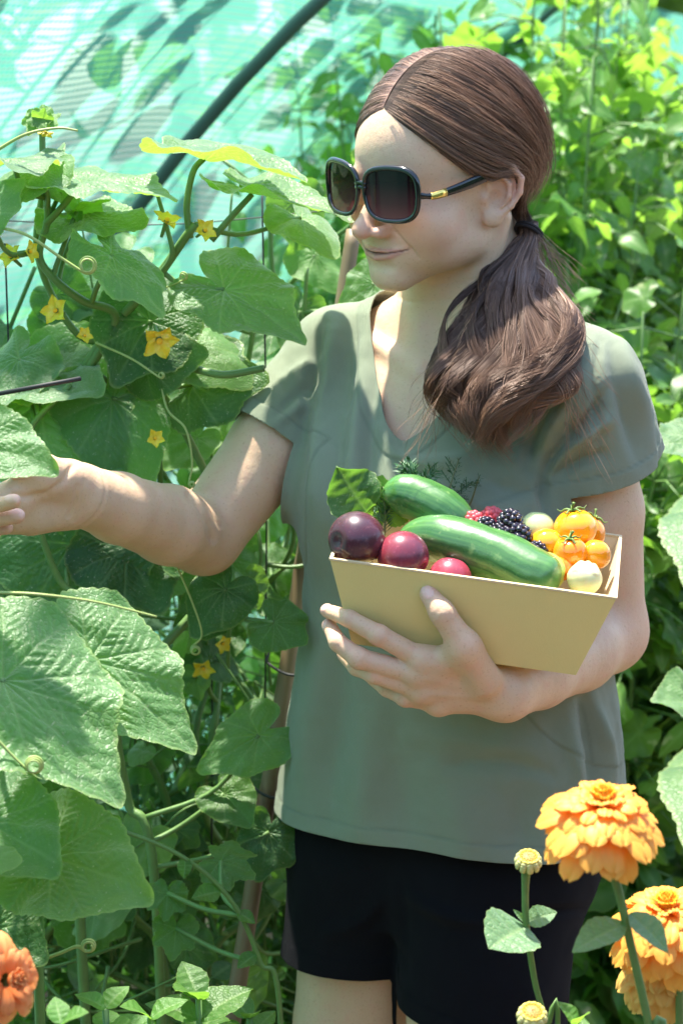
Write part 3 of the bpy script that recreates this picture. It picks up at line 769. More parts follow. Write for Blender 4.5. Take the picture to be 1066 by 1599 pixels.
def build_hair(person):
    rng = np.random.default_rng(7)
    mat = hair_mat(); VV, FF, TT, AA, n = [], [], [], [], 0
    def push(v, f, t, a):
        nonlocal n
        VV.append(v); FF.append(f + n); TT.append(t); AA.append(a); n += len(v)
    def head_strands(K, N, M, lift0, liftr, rad):
        s = rng.uniform(0, 1, N); q = family(K, s, M); t = np.linspace(0, 1, M)[None, :]
        lift = (lift0 + rng.uniform(0, liftr, N)[:, None]) * np.minimum(1, t * 5 + .0) * np.ones((N, M))
        # locks : strands with close roots share a slow wander
        key = np.stack([s * 1.0, s * 0, s * 0], -1)
        lock = np.stack([fbm(np.concatenate([key[:, :1] * 6.5, np.full((N, 1), tt * 1.3), np.zeros((N, 1))], 1), .9, 21, 3) for tt in t[0]], 1)
        lock2 = np.stack([fbm(np.concatenate([key[:, :1] * 19, np.full((N, 1), tt * 1.7), np.zeros((N, 1))], 1), .9, 33, 2) for tt in t[0]], 1)
        env = np.sin(np.pi * np.clip(t, 0, 1)) ** .6
        lift = lift + (2.2 * lock + .45 * lock2) * env
        q = on_cap(q, lift)
        wav = (rng.normal(0, 1.6, (N, 1)) + 1.5 * np.sin(t * rng.uniform(4, 13, (N, 1)) + rng.uniform(0, 6.28, (N, 1))) + 3.2 * np.sin(9 * t + 3 * lock) * t) * env
        q = q + np.stack([wav * .3, wav * .5, wav], -1)
        # everything runs together at the knot
        k = sstep(.86, 1, t)[..., None]; off = rng.normal(0, 3.0, (N, 1, 3)); q = q * (1 - k) + (np.array(KNOT) + off + (q - np.array(KNOT)) * .15) * k
        p = from_head(q.reshape(-1, 3)).reshape(N, M, 3)
        tone = np.clip(.40 + .20 * rng.normal(size=N)[:, None] + .14 * lock2 + .12 * lock, 0, 1)
        push(*strands_mesh(p, np.full(N, rad) * rng.uniform(.7, 1.3, N), tone, np.zeros((N, M))))
    # the combed under-layer that keeps the scalp covered
    for K, flip in ((NEAR, 0), (FAR, 1)):
        S, M = 60, 40
        q = family(K, np.linspace(0, 1, S), M); q = on_cap(q, -1.5 - 1.5 * np.exp(-np.linspace(0, 1, M) * 14)[None, :] * np.ones((S, M)))
        tt = np.linspace(0, 1, M)[None, :, None]; k = sstep(.88, 1, tt); q = q * (1 - k) + (np.array(KNOT) + (q - np.array(KNOT)) * .25) * k
        p = from_head(q.reshape(-1, 3)); ii = np.arange(S * M).reshape(S, M)
        f = np.stack([ii[:-1, :-1].ravel(), ii[:-1, 1:].ravel(), ii[1:, 1:].ravel(), ii[1:, :-1].ravel()], 1)
        push(p, f, np.full(len(p), .16), np.zeros(len(p)))
    head_strands(NEAR, 12500, 26, .4, 4.4, .00022); head_strands(FAR, 5200, 24, .4, 4.3, .00026)
    # loose wispy strands on the head
    # ponytail
    kn = from_head(np.array(KNOT, float))
    kx, ky = proj(kn)
    pts = [(kx - 2, ky - 12, kn[1], 17, .012), (kx - 1, ky + 8, kn[1] - .008, 16, .011), (803, 408, kn[1] - .030, 36, .020), (806, 440, -.062, 58, .024), (806, 490, -.095, 88, .028), (796, 550, -.125, 102, .030), (783, 598, -.143, 108, .032), (768, 640, -.150, 104, .028), (752, 684, -.153, 84, .020)]
    cen = np.array([P(a, b, c) for a, b, c, _, _ in pts]); W = np.array([w * .00060 for *_, w, _ in pts]); D = np.array([d for *_, d in pts])
    prm = np.concatenate([cen, W[:, None], D[:, None]], 1)
    M = 44; pr = spline(prm, M)
    N = 12500; a = rng.uniform(0, 6.283, N); r = np.sqrt(rng.uniform(0, 1, N)); ua, ub = r * np.cos(a), r * np.sin(a)
    ncl = 130; ca = rng.uniform(0, 6.283, ncl); cr = np.sqrt(rng.uniform(0, 1, ncl)); cu, cv = cr * np.cos(ca), cr * np.sin(ca)
    d2 = (ua[:, None] - cu) ** 2 + (ub[:, None] - cv) ** 2; cl = d2.argmin(1)
    t = np.linspace(0, 1, M)[None, :]
    cs = (.18 + .34 * t) * (.6 + .4 * rng.uniform(0, 1, N)[:, None])
    A = ua[:, None] * (1 - cs) + cu[cl][:, None] * cs; B = ub[:, None] * (1 - cs) + cv[cl][:, None] * cs
    sm = np.stack([ua * .5 + cu[cl] * .5, ub * .5 + cv[cl] * .5, 0 * ua], 1)
    ph = 3.4 * fbm(sm, .42, 61, 2)[:, None] + 1.0 * rng.normal(size=ncl)[cl][:, None]; fr = 12.5 + 2.2 * fbm(sm, .35, 62, 1)[:, None]; am = np.clip(.85 + .5 * fbm(sm, .5, 63, 2), .3, 1.4)[:, None]
    jit = rng.normal(0, .22, (N, 1))
    wave = am * np.sin(fr * t + ph + jit) * .0125 * sstep(.05, .5, t)
    wave2 = am * np.cos(fr * .9 * t + ph * 1.7 + jit) * .0095 * sstep(.05, .5, t)
    x = A * pr[None, :, 3] * 1.0 + wave; y = B * pr[None, :, 4] + wave2
    # lengths : each lock ends a little differently
    Lc = np.clip(rng.normal(.88, .08, ncl), .70, 1.02)[cl] + rng.normal(0, .05, N) - .10 * np.clip(cu[cl], 0, 1) ** 2
    path = pr[None, :, :3] + x[..., None] * np.array([.96, -.28, 0]) + y[..., None] * np.array([.25, .93, .1])
    path = path + np.array([0, 0, 1.0]) * (.006 * np.sin(fr * t * .8 + ph))[..., None] * sstep(.3, 1, t)[..., None]
    # curl at the ends
    ce = sstep(.80, 1.0, t / Lc[:, None]) ; cd = np.where(cu[cl] < .2, 1, -1)[:, None]
    path[..., 0] += ce * cd * .016 * am; path[..., 2] += ce * .010 * am; path[..., 1] -= ce * .006
    # cut strand at its length by resampling
    tn = np.linspace(0, 1, M)[None, :] * Lc[:, None]; i = np.clip((tn * (M - 1)).astype(int), 0, M - 2); w = (tn * (M - 1) - i)[..., None]
    ar = np.arange(N)[:, None]; path = path[ar, i] * (1 - w) + path[ar, i + 1] * w
    tone = np.clip(.38 + .12 * rng.normal(size=N)[:, None] + .16 * np.sin(fr * t + ph) + .12 * rng.normal(size=ncl)[cl][:, None] + .16 * np.clip(cu[cl], -.5, 1)[:, None], 0, 1)
    al = np.clip(sstep(.45, 1.05, tn) * (.55 + .5 * rng.uniform(0, 1, ncl)[cl][:, None]), 0, 1)
    push(*strands_mesh(path, rng.uniform(.00018, .00034, N), tone, al))
    # flyaways
    N = 800; M = 20; t = np.linspace(0, 1, M)[None, :]
    s = rng.uniform(0, 1, N); q = on_cap(family(NEAR, s, M), 5 + rng.uniform(0, 6, N)[:, None] * np.sin(t * math.pi) + 3 * np.sin(t * rng.uniform(5, 12, (N, 1)) + s[:, None] * 30) * np.sin(t * math.pi))
    a0 = rng.integers(0, 8, N); ln = rng.uniform(.3, .7, N)
    tn = np.clip(.05 + .04 * a0[:, None] + t * ln[:, None], 0, .99); i = np.clip((tn * (M - 1)).astype(int), 0, M - 2); w = (tn * (M - 1) - i)[..., None]; ar = np.arange(N)[:, None]
    q = q[ar, i] * (1 - w) + q[ar, i + 1] * w
    q += (rng.normal(0, 5, (N, 1, 3))) * (t ** 1.5)[..., None]
    push(*strands_mesh(from_head(q.reshape(-1, 3)).reshape(N, M, 3), np.full(N, .00018), rng.uniform(.5, 1, N), np.full((N, M), .3)))
    N = 420; root = pr[rng.integers(3, 34, N)]; side = rng.choice([-1, 1, 1, 1], N); M = 14; t = np.linspace(0, 1, M)[None, :, None]
    st = root[:, :3] + np.stack([side * root[:, 3] * .85, -root[:, 4] * rng.uniform(-.5, 1, N), 0 * side], 1)
    dr = np.stack([side * rng.uniform(.005, .05, N), rng.normal(0, .012, N), -rng.uniform(.03, .09, N)], 1)
    q = st[:, None] + dr[:, None] * t + np.stack([.006 * np.sin(t[..., 0] * rng.uniform(3, 7, (N, 1)) + rng.uniform(0, 6, (N, 1))), np.zeros((N, M)), .004 * np.sin(t[..., 0] * 5)+np.zeros((N, M))], -1) * t
    push(*strands_mesh(q, np.full(N, .00022), rng.uniform(.5, 1, N), np.full((N, M), .6)))
    hair = mesh_obj('hair', np.concatenate(VV), np.concatenate(FF), mat, person, attrs={'tone': np.concatenate(TT), 'along': np.concatenate(AA)})
    M_ = MB(); cpt = P(kx - 1, ky + 3, kn[1] - .005); dv = P(803, 408, kn[1] - .02) - kn; dv /= np.linalg.norm(dv)
    u_ = np.cross(dv, [0, 1, 0]); u_ /= np.linalg.norm(u_); w_ = np.cross(dv, u_); aa = np.linspace(0, 2 * math.pi, 33)
    for o_ in (-.0016, .0016): M_.tube([cpt + dv * o_ + u_ * math.cos(z) * .0135 + w_ * math.sin(z) * .0120 for z in aa], .0019, 8)
    M_.build('hair_tie', simple_mat('hair_tie_elastic', (.016, .011, .010), .8, .4, 900), person)
# ------------------------------------------------------------------ sunglasses
def build_sunglasses():
    root = empty('sunglasses', from_head(np.array((0, -100, 0.0))), 'dark oversized sunglasses with gold patches on the arms, worn by the woman', 'sunglasses')
    fm = simple_mat('black_acetate', (.008, .010, .010), .16); fm.node_tree.nodes['Principled BSDF'].inputs['Coat Weight'].default_value = .5
    gold = simple_mat('gold_inlay', (.95, .72, .20), .22, Metallic=.85)
    t = NT('tinted_lens'); g = t.attr('grad'); v = t.obj()
    col = t.ramp(g, [(0, (.34, .11, .11)), (.35, (.13, .045, .05)), (.7, (.028, .013, .018)), (1, (.008, .006, .008))])
    tr = t.n('BsdfTransparent', Color=col); gl = t.n('BsdfGlossy', Roughness=.03, Color=(.75, .8, .78)); fr = t.n('Fresnel', IOR=1.33)
    df = t.n('BsdfDiffuse', Color=t.mix(.5, col, (.0, .0, .0)))
    mx0 = t.n('MixShader', Fac=.80); t.t.links.new(tr.outputs[0], mx0.inputs[1]); t.t.links.new(df.outputs[0], mx0.inputs[2])
    mx = t.n('MixShader', Fac=fr); t.t.links.new(mx0.outputs[0], mx.inputs[1]); t.t.links.new(gl.outputs[0], mx.inputs[2]); lm = t.done(mx)
    def surf(x, z): return np.array([x, -108.5 + (x * x) / (2 * 150.0) + .02 * (z + 4), z])
    for sg in (-1, 1):
        ang = np.linspace(0, 2 * math.pi, 64, endpoint=False)
        cx, cz, W, H = 35.0, 4.5, 30.5, 26.8
        out = []
        for a in ang:
            ca, sa = math.cos(a), math.sin(a); n = 3.5
            k = (abs(ca) ** n + abs(sa) ** n) ** (-1 / n)
            x, z = ca * k * W, sa * k * H
            z0 = z; w_ = 1 / (1 + math.exp(-x / 6))
            if z < 0: x += w_ * z * .08 - (1 - w_) * z * .22            # narrows downward, more on the nose side
            z -= .10 * max(0, -x) * max(0, z0 / H)
            out.append((cx + x, cz + z))
        fr_ = [from_head(surf(sg * x, z)) for x, z in out]; fr_ = np.array(fr_ + [fr_[0]])
        # frame : squarish bead
        m = MB(); rad = np.array([(.0022 + .0008 * max(0, math.cos(a)) + .0005 * max(0, math.sin(a))) for a in list(ang) + [0]])
        v_, f_ = tube(np.concatenate([fr_, fr_[1:2]]), np.append(rad, rad[1]), 10, False); m.add(v_, f_)
        m.build('lens_frame', fm, root)
        # lens
        vs_, fs, gr = [surf(sg * cx, cz)], [], [.5]; rings = 8; na = len(out)
        for r in range(1, rings + 1):
            for x, z in out:
                X = cx + (x - cx) * r / rings * .985; Z = cz + (z - cz) * r / rings * .985; vs_.append(surf(sg * X, Z)); gr.append((Z - cz + H) / (2 * H))
        for j in range(na): fs.append((0, 1 + j, 1 + (j + 1) % na))
        for r in range(rings - 1):
            for j in range(na):
                k = (j + 1) % na; fs.append((1 + r * na + j, 1 + (r + 1) * na + j, 1 + (r + 1) * na + k, 1 + r * na + k))
        if sg < 0: fs = [q[::-1] for q in fs]
        mesh_obj('lens', from_head(np.array(vs_)), fs, lm, root, attrs={'grad': np.array(gr)})
        # temple
        pth = [surf(sg * 65.5, 6), (sg * 71, -87, 5), (sg * 73, -78, 4.5), (sg * 75.5, -50, 7.5), (sg * 77.5, -20, 12), (sg * 79, 2, 15), (sg * 79, 14, 10)]
        pth = spline(np.array(pth), 30); hh = np.interp(np.linspace(0, 1, 30), [0, .15, .3, .6, 1], [3.6, 2.6, 3.2, 5.4, 3]); m = MB()
        def strip(i0, i1, grow, name, mat, par):
            vs2, f2 = [], []
            for i in range(i0, i1):
                c = pth[i]; tn = pth[min(i + 1, 29)] - pth[max(i - 1, 0)]; tn /= np.linalg.norm(tn)
                up = np.array([0, 0, 1.0]); sd = np.cross(tn, up); sd /= np.linalg.norm(sd); up = np.cross(sd, tn)
                for a in np.linspace(0, 2 * math.pi, 12, endpoint=False):
                    vs2.append(c + up * math.sin(a) * (hh[i] + grow) + sd * math.cos(a) * (1.5 + grow))
            for i in range(i1 - i0 - 1):
                for j in range(12):
                    k = (j + 1) % 12; f2.append((i * 12 + j, i * 12 + k, (i + 1) * 12 + k, (i + 1) * 12 + j))
            f2.append(tuple(range(11, -1, -1))); f2.append(tuple((i1 - i0 - 1) * 12 + j for j in range(12)))
            return mesh_obj(name, from_head(np.array(vs2)), f2, mat, par)
        tm = strip(0, 30, 0, 'temple_arm', fm, root)
        g_ = strip(7, 13, .35, 'gold_plate', gold, tm)
    m = MB(); m.tube([from_head(surf(x, z)) for x, z in ((-7, 13), (-3, 14.5), (3, 14.5), (7, 13))], .0024, 8); m.tube([from_head(surf(x, z)) for x, z in ((-7, 9.5), (0, 10.5), (7, 9.5))], .0022, 8)
    m.build('bridge', fm, root)
if want('person'):
    build_hair(person)
    build_sunglasses()
# ================================================================== GIFT BOX AND PRODUCE
BX_R = np.array(Matrix.Rotation(math.radians(-7.0), 3, 'Z') @ Matrix.Rotation(math.radians(6.5), 3, 'Y') @ Matrix.Rotation(math.radians(11), 3, 'X'))
BX_O = P(737, 903, -.290)                     # middle of the front top edge
BW, BWb, BD, BDb, BH = .258, .206, .150, .118, .088
def bx(p): return np.asarray(p, float) @ BX_R.T + BX_O      # x along the front, y away, z up (0 = rim)
def box_sheet(name, quad, th, nrm, mat, par):
    """a card panel : quad corner points (box frame) thickened along nrm, edges softened"""
    q = np.array(quad, float); n = np.array(nrm, float) / np.linalg.norm(nrm)
    bm = MB(); N = 10; vs, fs = [], []
    u = np.linspace(0, 1, N + 1)
    grid = [(q[0] * (1 - a) + q[1] * a) * (1 - b) + (q[3] * (1 - a) + q[2] * a) * b for b in u for a in u]
    vs = grid + [g + n * th for g in grid]; K = (N + 1) ** 2
    for i in range(N):
        for j in range(N):
            a = i * (N + 1) + j; fs.append((a, a + 1, a + N + 2, a + N + 1)); fs.append((K + a, K + a + N + 1, K + a + N + 2, K + a + 1))
    for i in range(N):
        for a, b in ((i, i + 1), ((i + 1) * (N + 1) + N, i * (N + 1) + N)[::-1], (N * (N + 1) + i + 1, N * (N + 1) + i), ((i + 1) * (N + 1), i * (N + 1))):
            fs.append((b, a, a + K, b + K))
    o = mesh_obj(name, bx(vs), fs, mat, par, smooth=False)
    bv = o.modifiers.new('soft_edge', 'BEVEL'); bv.width = .0005; bv.segments = 2; bv.limit_method = 'ANGLE'
    return o
def build_box():
    root = empty('gift_box', bx((0, BD / 2, -BH)), 'open golden cardboard box full of fruit and vegetables, held in one arm', 'box')
    t = NT('gold_card'); v = t.obj()
    c = t.mix(t.noise(14, 6, .7, vec=v), (.70, .58, .23), (.78, .655, .275)); c = t.mix(t.math('MULTIPLY', t.noise(900, 2, vec=v), .25), c, (.60, .48, .16))
    b = t.n('BsdfPrincipled', Roughness=.52); t.set(b, 'Base Color', c); t.set(b, 'Normal', t.bump(t.math('ADD', t.noise(700, 2, vec=v), t.math('MULTIPLY', t.noise(45, 5, vec=v), .8)), .35, .0006)); m = t.done(b)
    t = NT('cream_card'); v = t.obj(); c = t.mix(t.noise(18, 4, vec=v), (.72, .58, .36), (.80, .66, .43)); b = t.n('BsdfPrincipled', Roughness=.6); t.set(b, 'Base Color', c); m2 = t.done(b)
    w, wb, d0, d1, h = BW / 2, BWb / 2, (BD - BDb) / 2, (BD + BDb) / 2, BH
    th = .0018
    fr = [(-wb, d0, -h), (wb, d0, -h), (w, 0, 0), (-w, 0, 0)]; bk = [(-wb, d1, -h), (wb, d1, -h), (w, BD, 0), (-w, BD, 0)]
    box_sheet('front_panel', fr, th, (0, 1, -.2), m, root); box_sheet('back_panel', bk, th, (0, -1, -.2), m2, root)
    e = .0019
    box_sheet('end_panel', [(w - e * 0 - .0004 - (w - wb), d0 + e, -h), (wb - .0004, d1 - e, -h), (w - .0004, BD - e, 0), (w - .0004, e, 0)], th, (-1, 0, -.2), m2, root)
    box_sheet('end_panel', [(-wb + .0004, d0 + e, -h), (-wb + .0004, d1 - e, -h), (-w + .0004, BD - e, 0), (-w + .0004, e, 0)], th, (1, 0, -.2), m2, root)
    box_sheet('bottom_panel', [(-wb + .001, d0 + e, -h + .0005), (wb - .001, d0 + e, -h + .0005), (wb - .001, d1 - e, -h + .0005), (-wb + .001, d1 - e, -h + .0005)], th, (0, 0, 1), m, root)
    # pale cut edge of the card along the rim
    z = .0006
    mb = MB(); ring_o = [(-w - .0004, -.0004), (w + .0004, -.0004), (w + .0004, BD + .0004), (-w - .0004, BD + .0004)]; ring_i = [(-w + .0026, .0026), (w - .0026, .0026), (w - .0026, BD - .0026), (-w + .0026, BD - .0026)]
    vv = []
    for zz in (z, -.0012):
        vv += [bx((a, b_, zz)) for a, b_ in ring_o] + [bx((a, b_, zz)) for a, b_ in ring_i]
    ff = []
    for i in range(4):
        k = (i + 1) % 4; ff += [(i, k, 4 + k, 4 + i), (i + 8, i, 4 * 0 + i, i + 8)[:0] or (i + 8, k + 8, k, i), (4 + i, 4 + k, 12 + k, 12 + i)]
    mesh_obj('rim', vv, ff, simple_mat('card_edge', (.66, .52, .30), .6), root, smooth=False)
    return root
def px_box(px, py, depth=.04, dx=0):
    """point on the camera ray of (px,py) that lies 'depth' metres behind the front edge of the box, and that ray's place"""
    best = None
    for Y in np.linspace(-.36, 0.05, 300):
        p = P(px, py, Y); l = (p - BX_O) @ BX_R
        if best is None or abs(l[1] - depth) < best[0]: best = (abs(l[1] - depth), p)
    return best[1]
def sdf_obj(name, f, c, r, h, mat, parent=None, attrs=None, sm=2, **kw):
    c = np.asarray(c, float); v, q = sdf_mesh(f, c - r, c + r, h); q = orient(v, q, f); v = smooth_mesh(v, q, sm, .5)
    if parent is None:
        v = v - c
        o = mesh_obj(name, v, q, mat, None, attrs=attrs(v + c) if attrs else None); o.location = c
        return o
    return mesh_obj(name, v, q, mat, parent, attrs=attrs(v) if attrs else None)
def fruit_mesh(R, nu=64, nv=40, shape=None):
    """R(theta, phi) -> radius ; returns verts, quads"""
    vs = []
    th = np.linspace(0, math.pi, nv); ph = np.linspace(0, 2 * math.pi, nu, endpoint=False)
    T, F = np.meshgrid(th, ph, indexing='ij'); r = R(T, F)
    v = np.stack([r * np.sin(T) * np.cos(F), r * np.sin(T) * np.sin(F), r * np.cos(T)], -1)
    if shape: v = shape(v)
    v = v.reshape(-1, 3); i = np.arange(nv * nu).reshape(nv, nu)
    a = i[:-1]; b = i[1:]; f = np.stack([a.ravel(), b.ravel(), np.roll(b, -1, 1).ravel(), np.roll(a, -1, 1).ravel()], 1)
    return v, f
def align(axis, roll=0):
    return Vector(axis).to_track_quat('Z', 'Y').to_matrix() @ Matrix.Rotation(roll, 3, 'Z')
def put(o, loc, axis, roll=0):
    o.location = loc; o.rotation_mode = 'QUATERNION'; o.rotation_quaternion = align(axis, roll).to_quaternion(); return o
def plum(px, py, dep, rad, axis, c0, c1, c2, label, roll=0):
    def R(T, F):
        r = rad * (1 + .02 * np.sin(2 * F) * np.sin(T))
        r = r - rad * .20 * np.exp(-(T / .26) ** 2) - rad * .06 * np.exp(-((math.pi - T) / .3) ** 2)
        r = r - rad * .055 * np.exp(-(F - math.pi) ** 2 / .02) * np.sin(T) ** .7          # the seam
        return r
    v, f = fruit_mesh(R, 96, 56)
    t = NT('plum_skin'); g = t.obj(); n = t.noise(28, 5, vec=g); sp = t.noise(260, 3, vec=g)
    sepx = t.n('SeparateXYZ'); t.t.links.new(g, sepx.inputs[0])
    f1 = t.math('ADD', t.math('MULTIPLY', n, 1.4), t.math('MULTIPLY', sepx.outputs[2], 9.0))
    c = t.ramp(f1, [(.30, c0), (.62, c1), (1.0, c2)])
    c = t.mix(t.math('MULTIPLY', t.math('SUBTRACT', sp, .58, clamp=True), 4, clamp=True), c, tuple(min(1, x * 1.5 + .05) for x in c1))
    c = t.mix(t.math('MULTIPLY', t.noise(40, 3, vec=g), .12), c, (.42, .30, .34))       # bloom
    b = t.n('BsdfPrincipled', Roughness=.26, Subsurface_Weight=.08, Subsurface_Scale=.004); t.set(b, 'Base Color', c); t.set(b, 'Roughness', t.math('ADD', t.math('MULTIPLY', t.noise(50, 3, vec=g), .25), .14))
    o = mesh_obj('plum', v, f, t.done(b)); tag(o, label, 'plum', 'plums in the box')
    return put(o, px_box(px, py, dep), axis, roll)
def cucumber(pts, radii, label, seed, light=(.11, .26, .065), dark=(.026, .105, .028)):
    path = spline(pts, 60); rr = np.interp(np.linspace(0, 1, 60), np.linspace(0, 1, len(radii)), radii)
    # round the ends
    L = np.linalg.norm(path[-1] - path[0]); s = np.linspace(0, 1, 60) * L
    e = np.minimum(s, L - s) / (max(radii) * 1.05); rr = rr * np.sqrt(np.clip(1 - (1 - np.clip(e, 0, 1)) ** 2, 0.0004, 1))
    v, f = tube(path, rr, 48)
    c = path.mean(0); tt = np.concatenate([np.repeat(np.linspace(0, 1, 60), 48), [0, 1]]); aa = np.concatenate([np.tile(np.linspace(0, 1, 48, endpoint=False), 60), [0, 0]])
    v = v + fbm(v, 22, seed, 3)[:, None] * .0007
    cs, sn = np.cos(aa * 6.283), np.sin(aa * 6.283)
    t = NT('cucumber_skin'); g = t.obj(); al = t.attr('t'); ax_ = t.attr('cx'); ay_ = t.attr('cy')
    cmb = t.n('CombineXYZ'); 
    for i_, s_ in enumerate((t.math('MULTIPLY', ax_, 5.0), t.math('MULTIPLY', ay_, 5.0), t.math('MULTIPLY', al, 1.6))): t.t.links.new(s_, cmb.inputs[i_])
    st = t.noise(1.0, 4, vec=cmb.outputs[0])
    mid = tuple((a + b) / 2 for a, b in zip(light, dark))
    col = t.ramp(st, [(.30, dark), (.52, mid), (.76, light)])
    endm = t.ramp(al, [(0, (.5, .5, .5)), (.22, (0, 0, 0)), (.80, (0, 0, 0)), (1, (.9, .9, .9))])
    col = t.mix(endm, col, tuple(min(1, x * 1.25) for x in light)); col = t.mix(t.math('MULTIPLY', t.math('SUBTRACT', t.noise(90, 3, vec=g), .62, clamp=True), 3, clamp=True), col, (.35, .48, .16))
    b = t.n('BsdfPrincipled', Roughness=.24, Subsurface_Weight=.05, Subsurface_Scale=.004, Coat_Weight=.25, Coat_Roughness=.12); t.set(b, 'Base Color', col)
    t.set(b, 'Normal', t.bump(t.noise(55, 4, vec=g), .35, .0015)); t.set(b, 'Roughness', t.math('ADD', t.math('MULTIPLY', t.noise(40, 3, vec=g), .25), .16))
    o = mesh_obj('cucumber', v - c, f, t.done(b), attrs={'t': tt, 'cx': cs, 'cy': sn}); o.location = c
    return tag(o, label, 'cucumber', 'cucumbers in the box')
def berry(name, c, r, seed, mat, label, cat, group, axis, elong=1.2):
    """a cluster of drupelets, one mesh"""
    rng = np.random.default_rng(seed); M = MB(); u, f = fruit_mesh(lambda T, F: np.ones_like(T), 14, 10)
    rows = 7; rd = r * .235
    for i in range(rows):
        th = math.pi * (i + .5) / rows; ring = max(1, int(round(2 * math.pi * math.sin(th) * (r - rd) / (rd * 1.75))))
        for j in range(ring):
            ph = 2 * math.pi * (j + .5 * (i % 2)) / ring + rng.normal(0, .05)
            p = np.array([math.sin(th) * math.cos(ph), math.sin(th) * math.sin(ph), elong * math.cos(th)]) * (r - rd)
            M.add(u * rd * rng.uniform(.98, 1.14) + p, f)
    M.add(u * (r - rd) * np.array([.95, .95, elong * .95]), f)
    o = M.build(name, mat); tag(o, label, cat, group); return put(o, c, axis)
def tomato(px, py, dep, rad, label, axis, col, stalk=True, sq=.93, roll=0, group='yellow cherry tomatoes in the box'):
    root = empty('cherry_tomato', label=label, cat='tomato', group=group)
    v, f = fruit_mesh(lambda T, F: rad * (1 - .10 * np.exp(-(T / .35) ** 2) + .012 * np.cos(5 * F) * np.sin(T)), 56, 36, lambda v: v * np.array([1, 1, sq]))
    t = NT('tomato_skin'); g = t.obj(); c = t.mix(t.noise(30, 3, vec=g), col, tuple(min(1, x * k) for x, k in zip(col, (1.05, .72, .8))))
    b = t.n('BsdfPrincipled', Roughness=.13, Subsurface_Weight=.35, Subsurface_Scale=.01, Coat_Weight=.4, Coat_Roughness=.05); t.set(b, 'Base Color', c); t.set(b, 'Subsurface Radius', (1, .6, .15))
    mesh_obj('flesh', v, f, t.done(b), root, local=True)
    if stalk:
        M = MB(); gm = simple_mat('calyx_green', (.12, .20, .035), .6)
        for k in range(5):
            a = k * 1.2566 + .3; d = np.array([math.cos(a), math.sin(a), 0]); z0 = rad * sq * .91
            pth = [np.array([0, 0, z0]), d * rad * .3 + (0, 0, z0 + .0025), d * rad * .55 + (0, 0, z0 + .0005), d * rad * .72 + (0, 0, z0 + .003)]
            M.tube(spline(pth, 8), np.linspace(.0016, .0003, 8), 5)
        M.tube(spline([(0, 0, z0 - .002), (.001, 0, z0 + .004), (.003, .001, z0 + .0085)], 6), [.0015, .0012, .0011, .0011, .0013, .0016], 6)
        M.build('calyx', gm, root, local=True)
    put(root, px_box(px, py, dep), axis, roll); return root
def herb_sprig(base, tip, n, leaf, seed, label, mat, group=None, side=.35):
    """woody stem with paired needle leaves"""
    rng = np.random.default_rng(seed); root = empty('herb_sprig', base, label, 'herb', group)
    base, tip = np.asarray(base, float), np.asarray(tip, float); mid = (base + tip) / 2 + rng.normal(0, .006, 3)
    pth = spline([base, mid, tip], 20); m = MB(); m.tube(pth, np.linspace(.0014, .0006, 20), 6); m.build('stem', simple_mat('herb_stem', (.12, .13, .05), .7), root)
    m = MB(); ax = (tip - base) / np.linalg.norm(tip - base)
    def fan(p, ax, sc, cnt, L):
        for i in range(cnt):
            t_ = (i + .5) / cnt; c = p[0] * (1 - t_) + p[1] * t_
            for s in range(3):
                a = rng.uniform(0, 6.283); r = np.cross(ax, [math.cos(a), math.sin(a), .3]); r /= np.linalg.norm(r)
                d = r * .8 + ax * .75; d /= np.linalg.norm(d); l = L * rng.uniform(.6, 1.1) * (1 - .35 * t_)
                w = np.cross(d, ax); w /= np.linalg.norm(w) + 1e-9; w *= l * .085
                q = c + d * l * .5 + r * .001; e = c + d * l - ax * .001
                m.add([c, q + w, e, q - w, q + np.cross(w, d) * .8], [(0, 1, 4), (1, 2, 4), (2, 3, 4), (3, 0, 4)])
    fan((base, tip), ax, 1, n, leaf)
    for b_ in range(5):
        t_ = .25 + .13 * b_; c = base * (1 - t_) + tip * t_; r = rng.normal(0, 1, 3); r -= ax * (r @ ax); r[1] *= .3; r /= np.linalg.norm(r); e = c + (r * .7 + ax * .7) * np.linalg.norm(tip - base) * side * (1 - t_ * .5)
        m.tube([c, (c + e) / 2, e], .0006, 5); fan((c, e), (e - c) / np.linalg.norm(e - c), 1, max(3, int(n * .4)), leaf * .8)
    m.build('needles', mat, root, smooth=False); return root
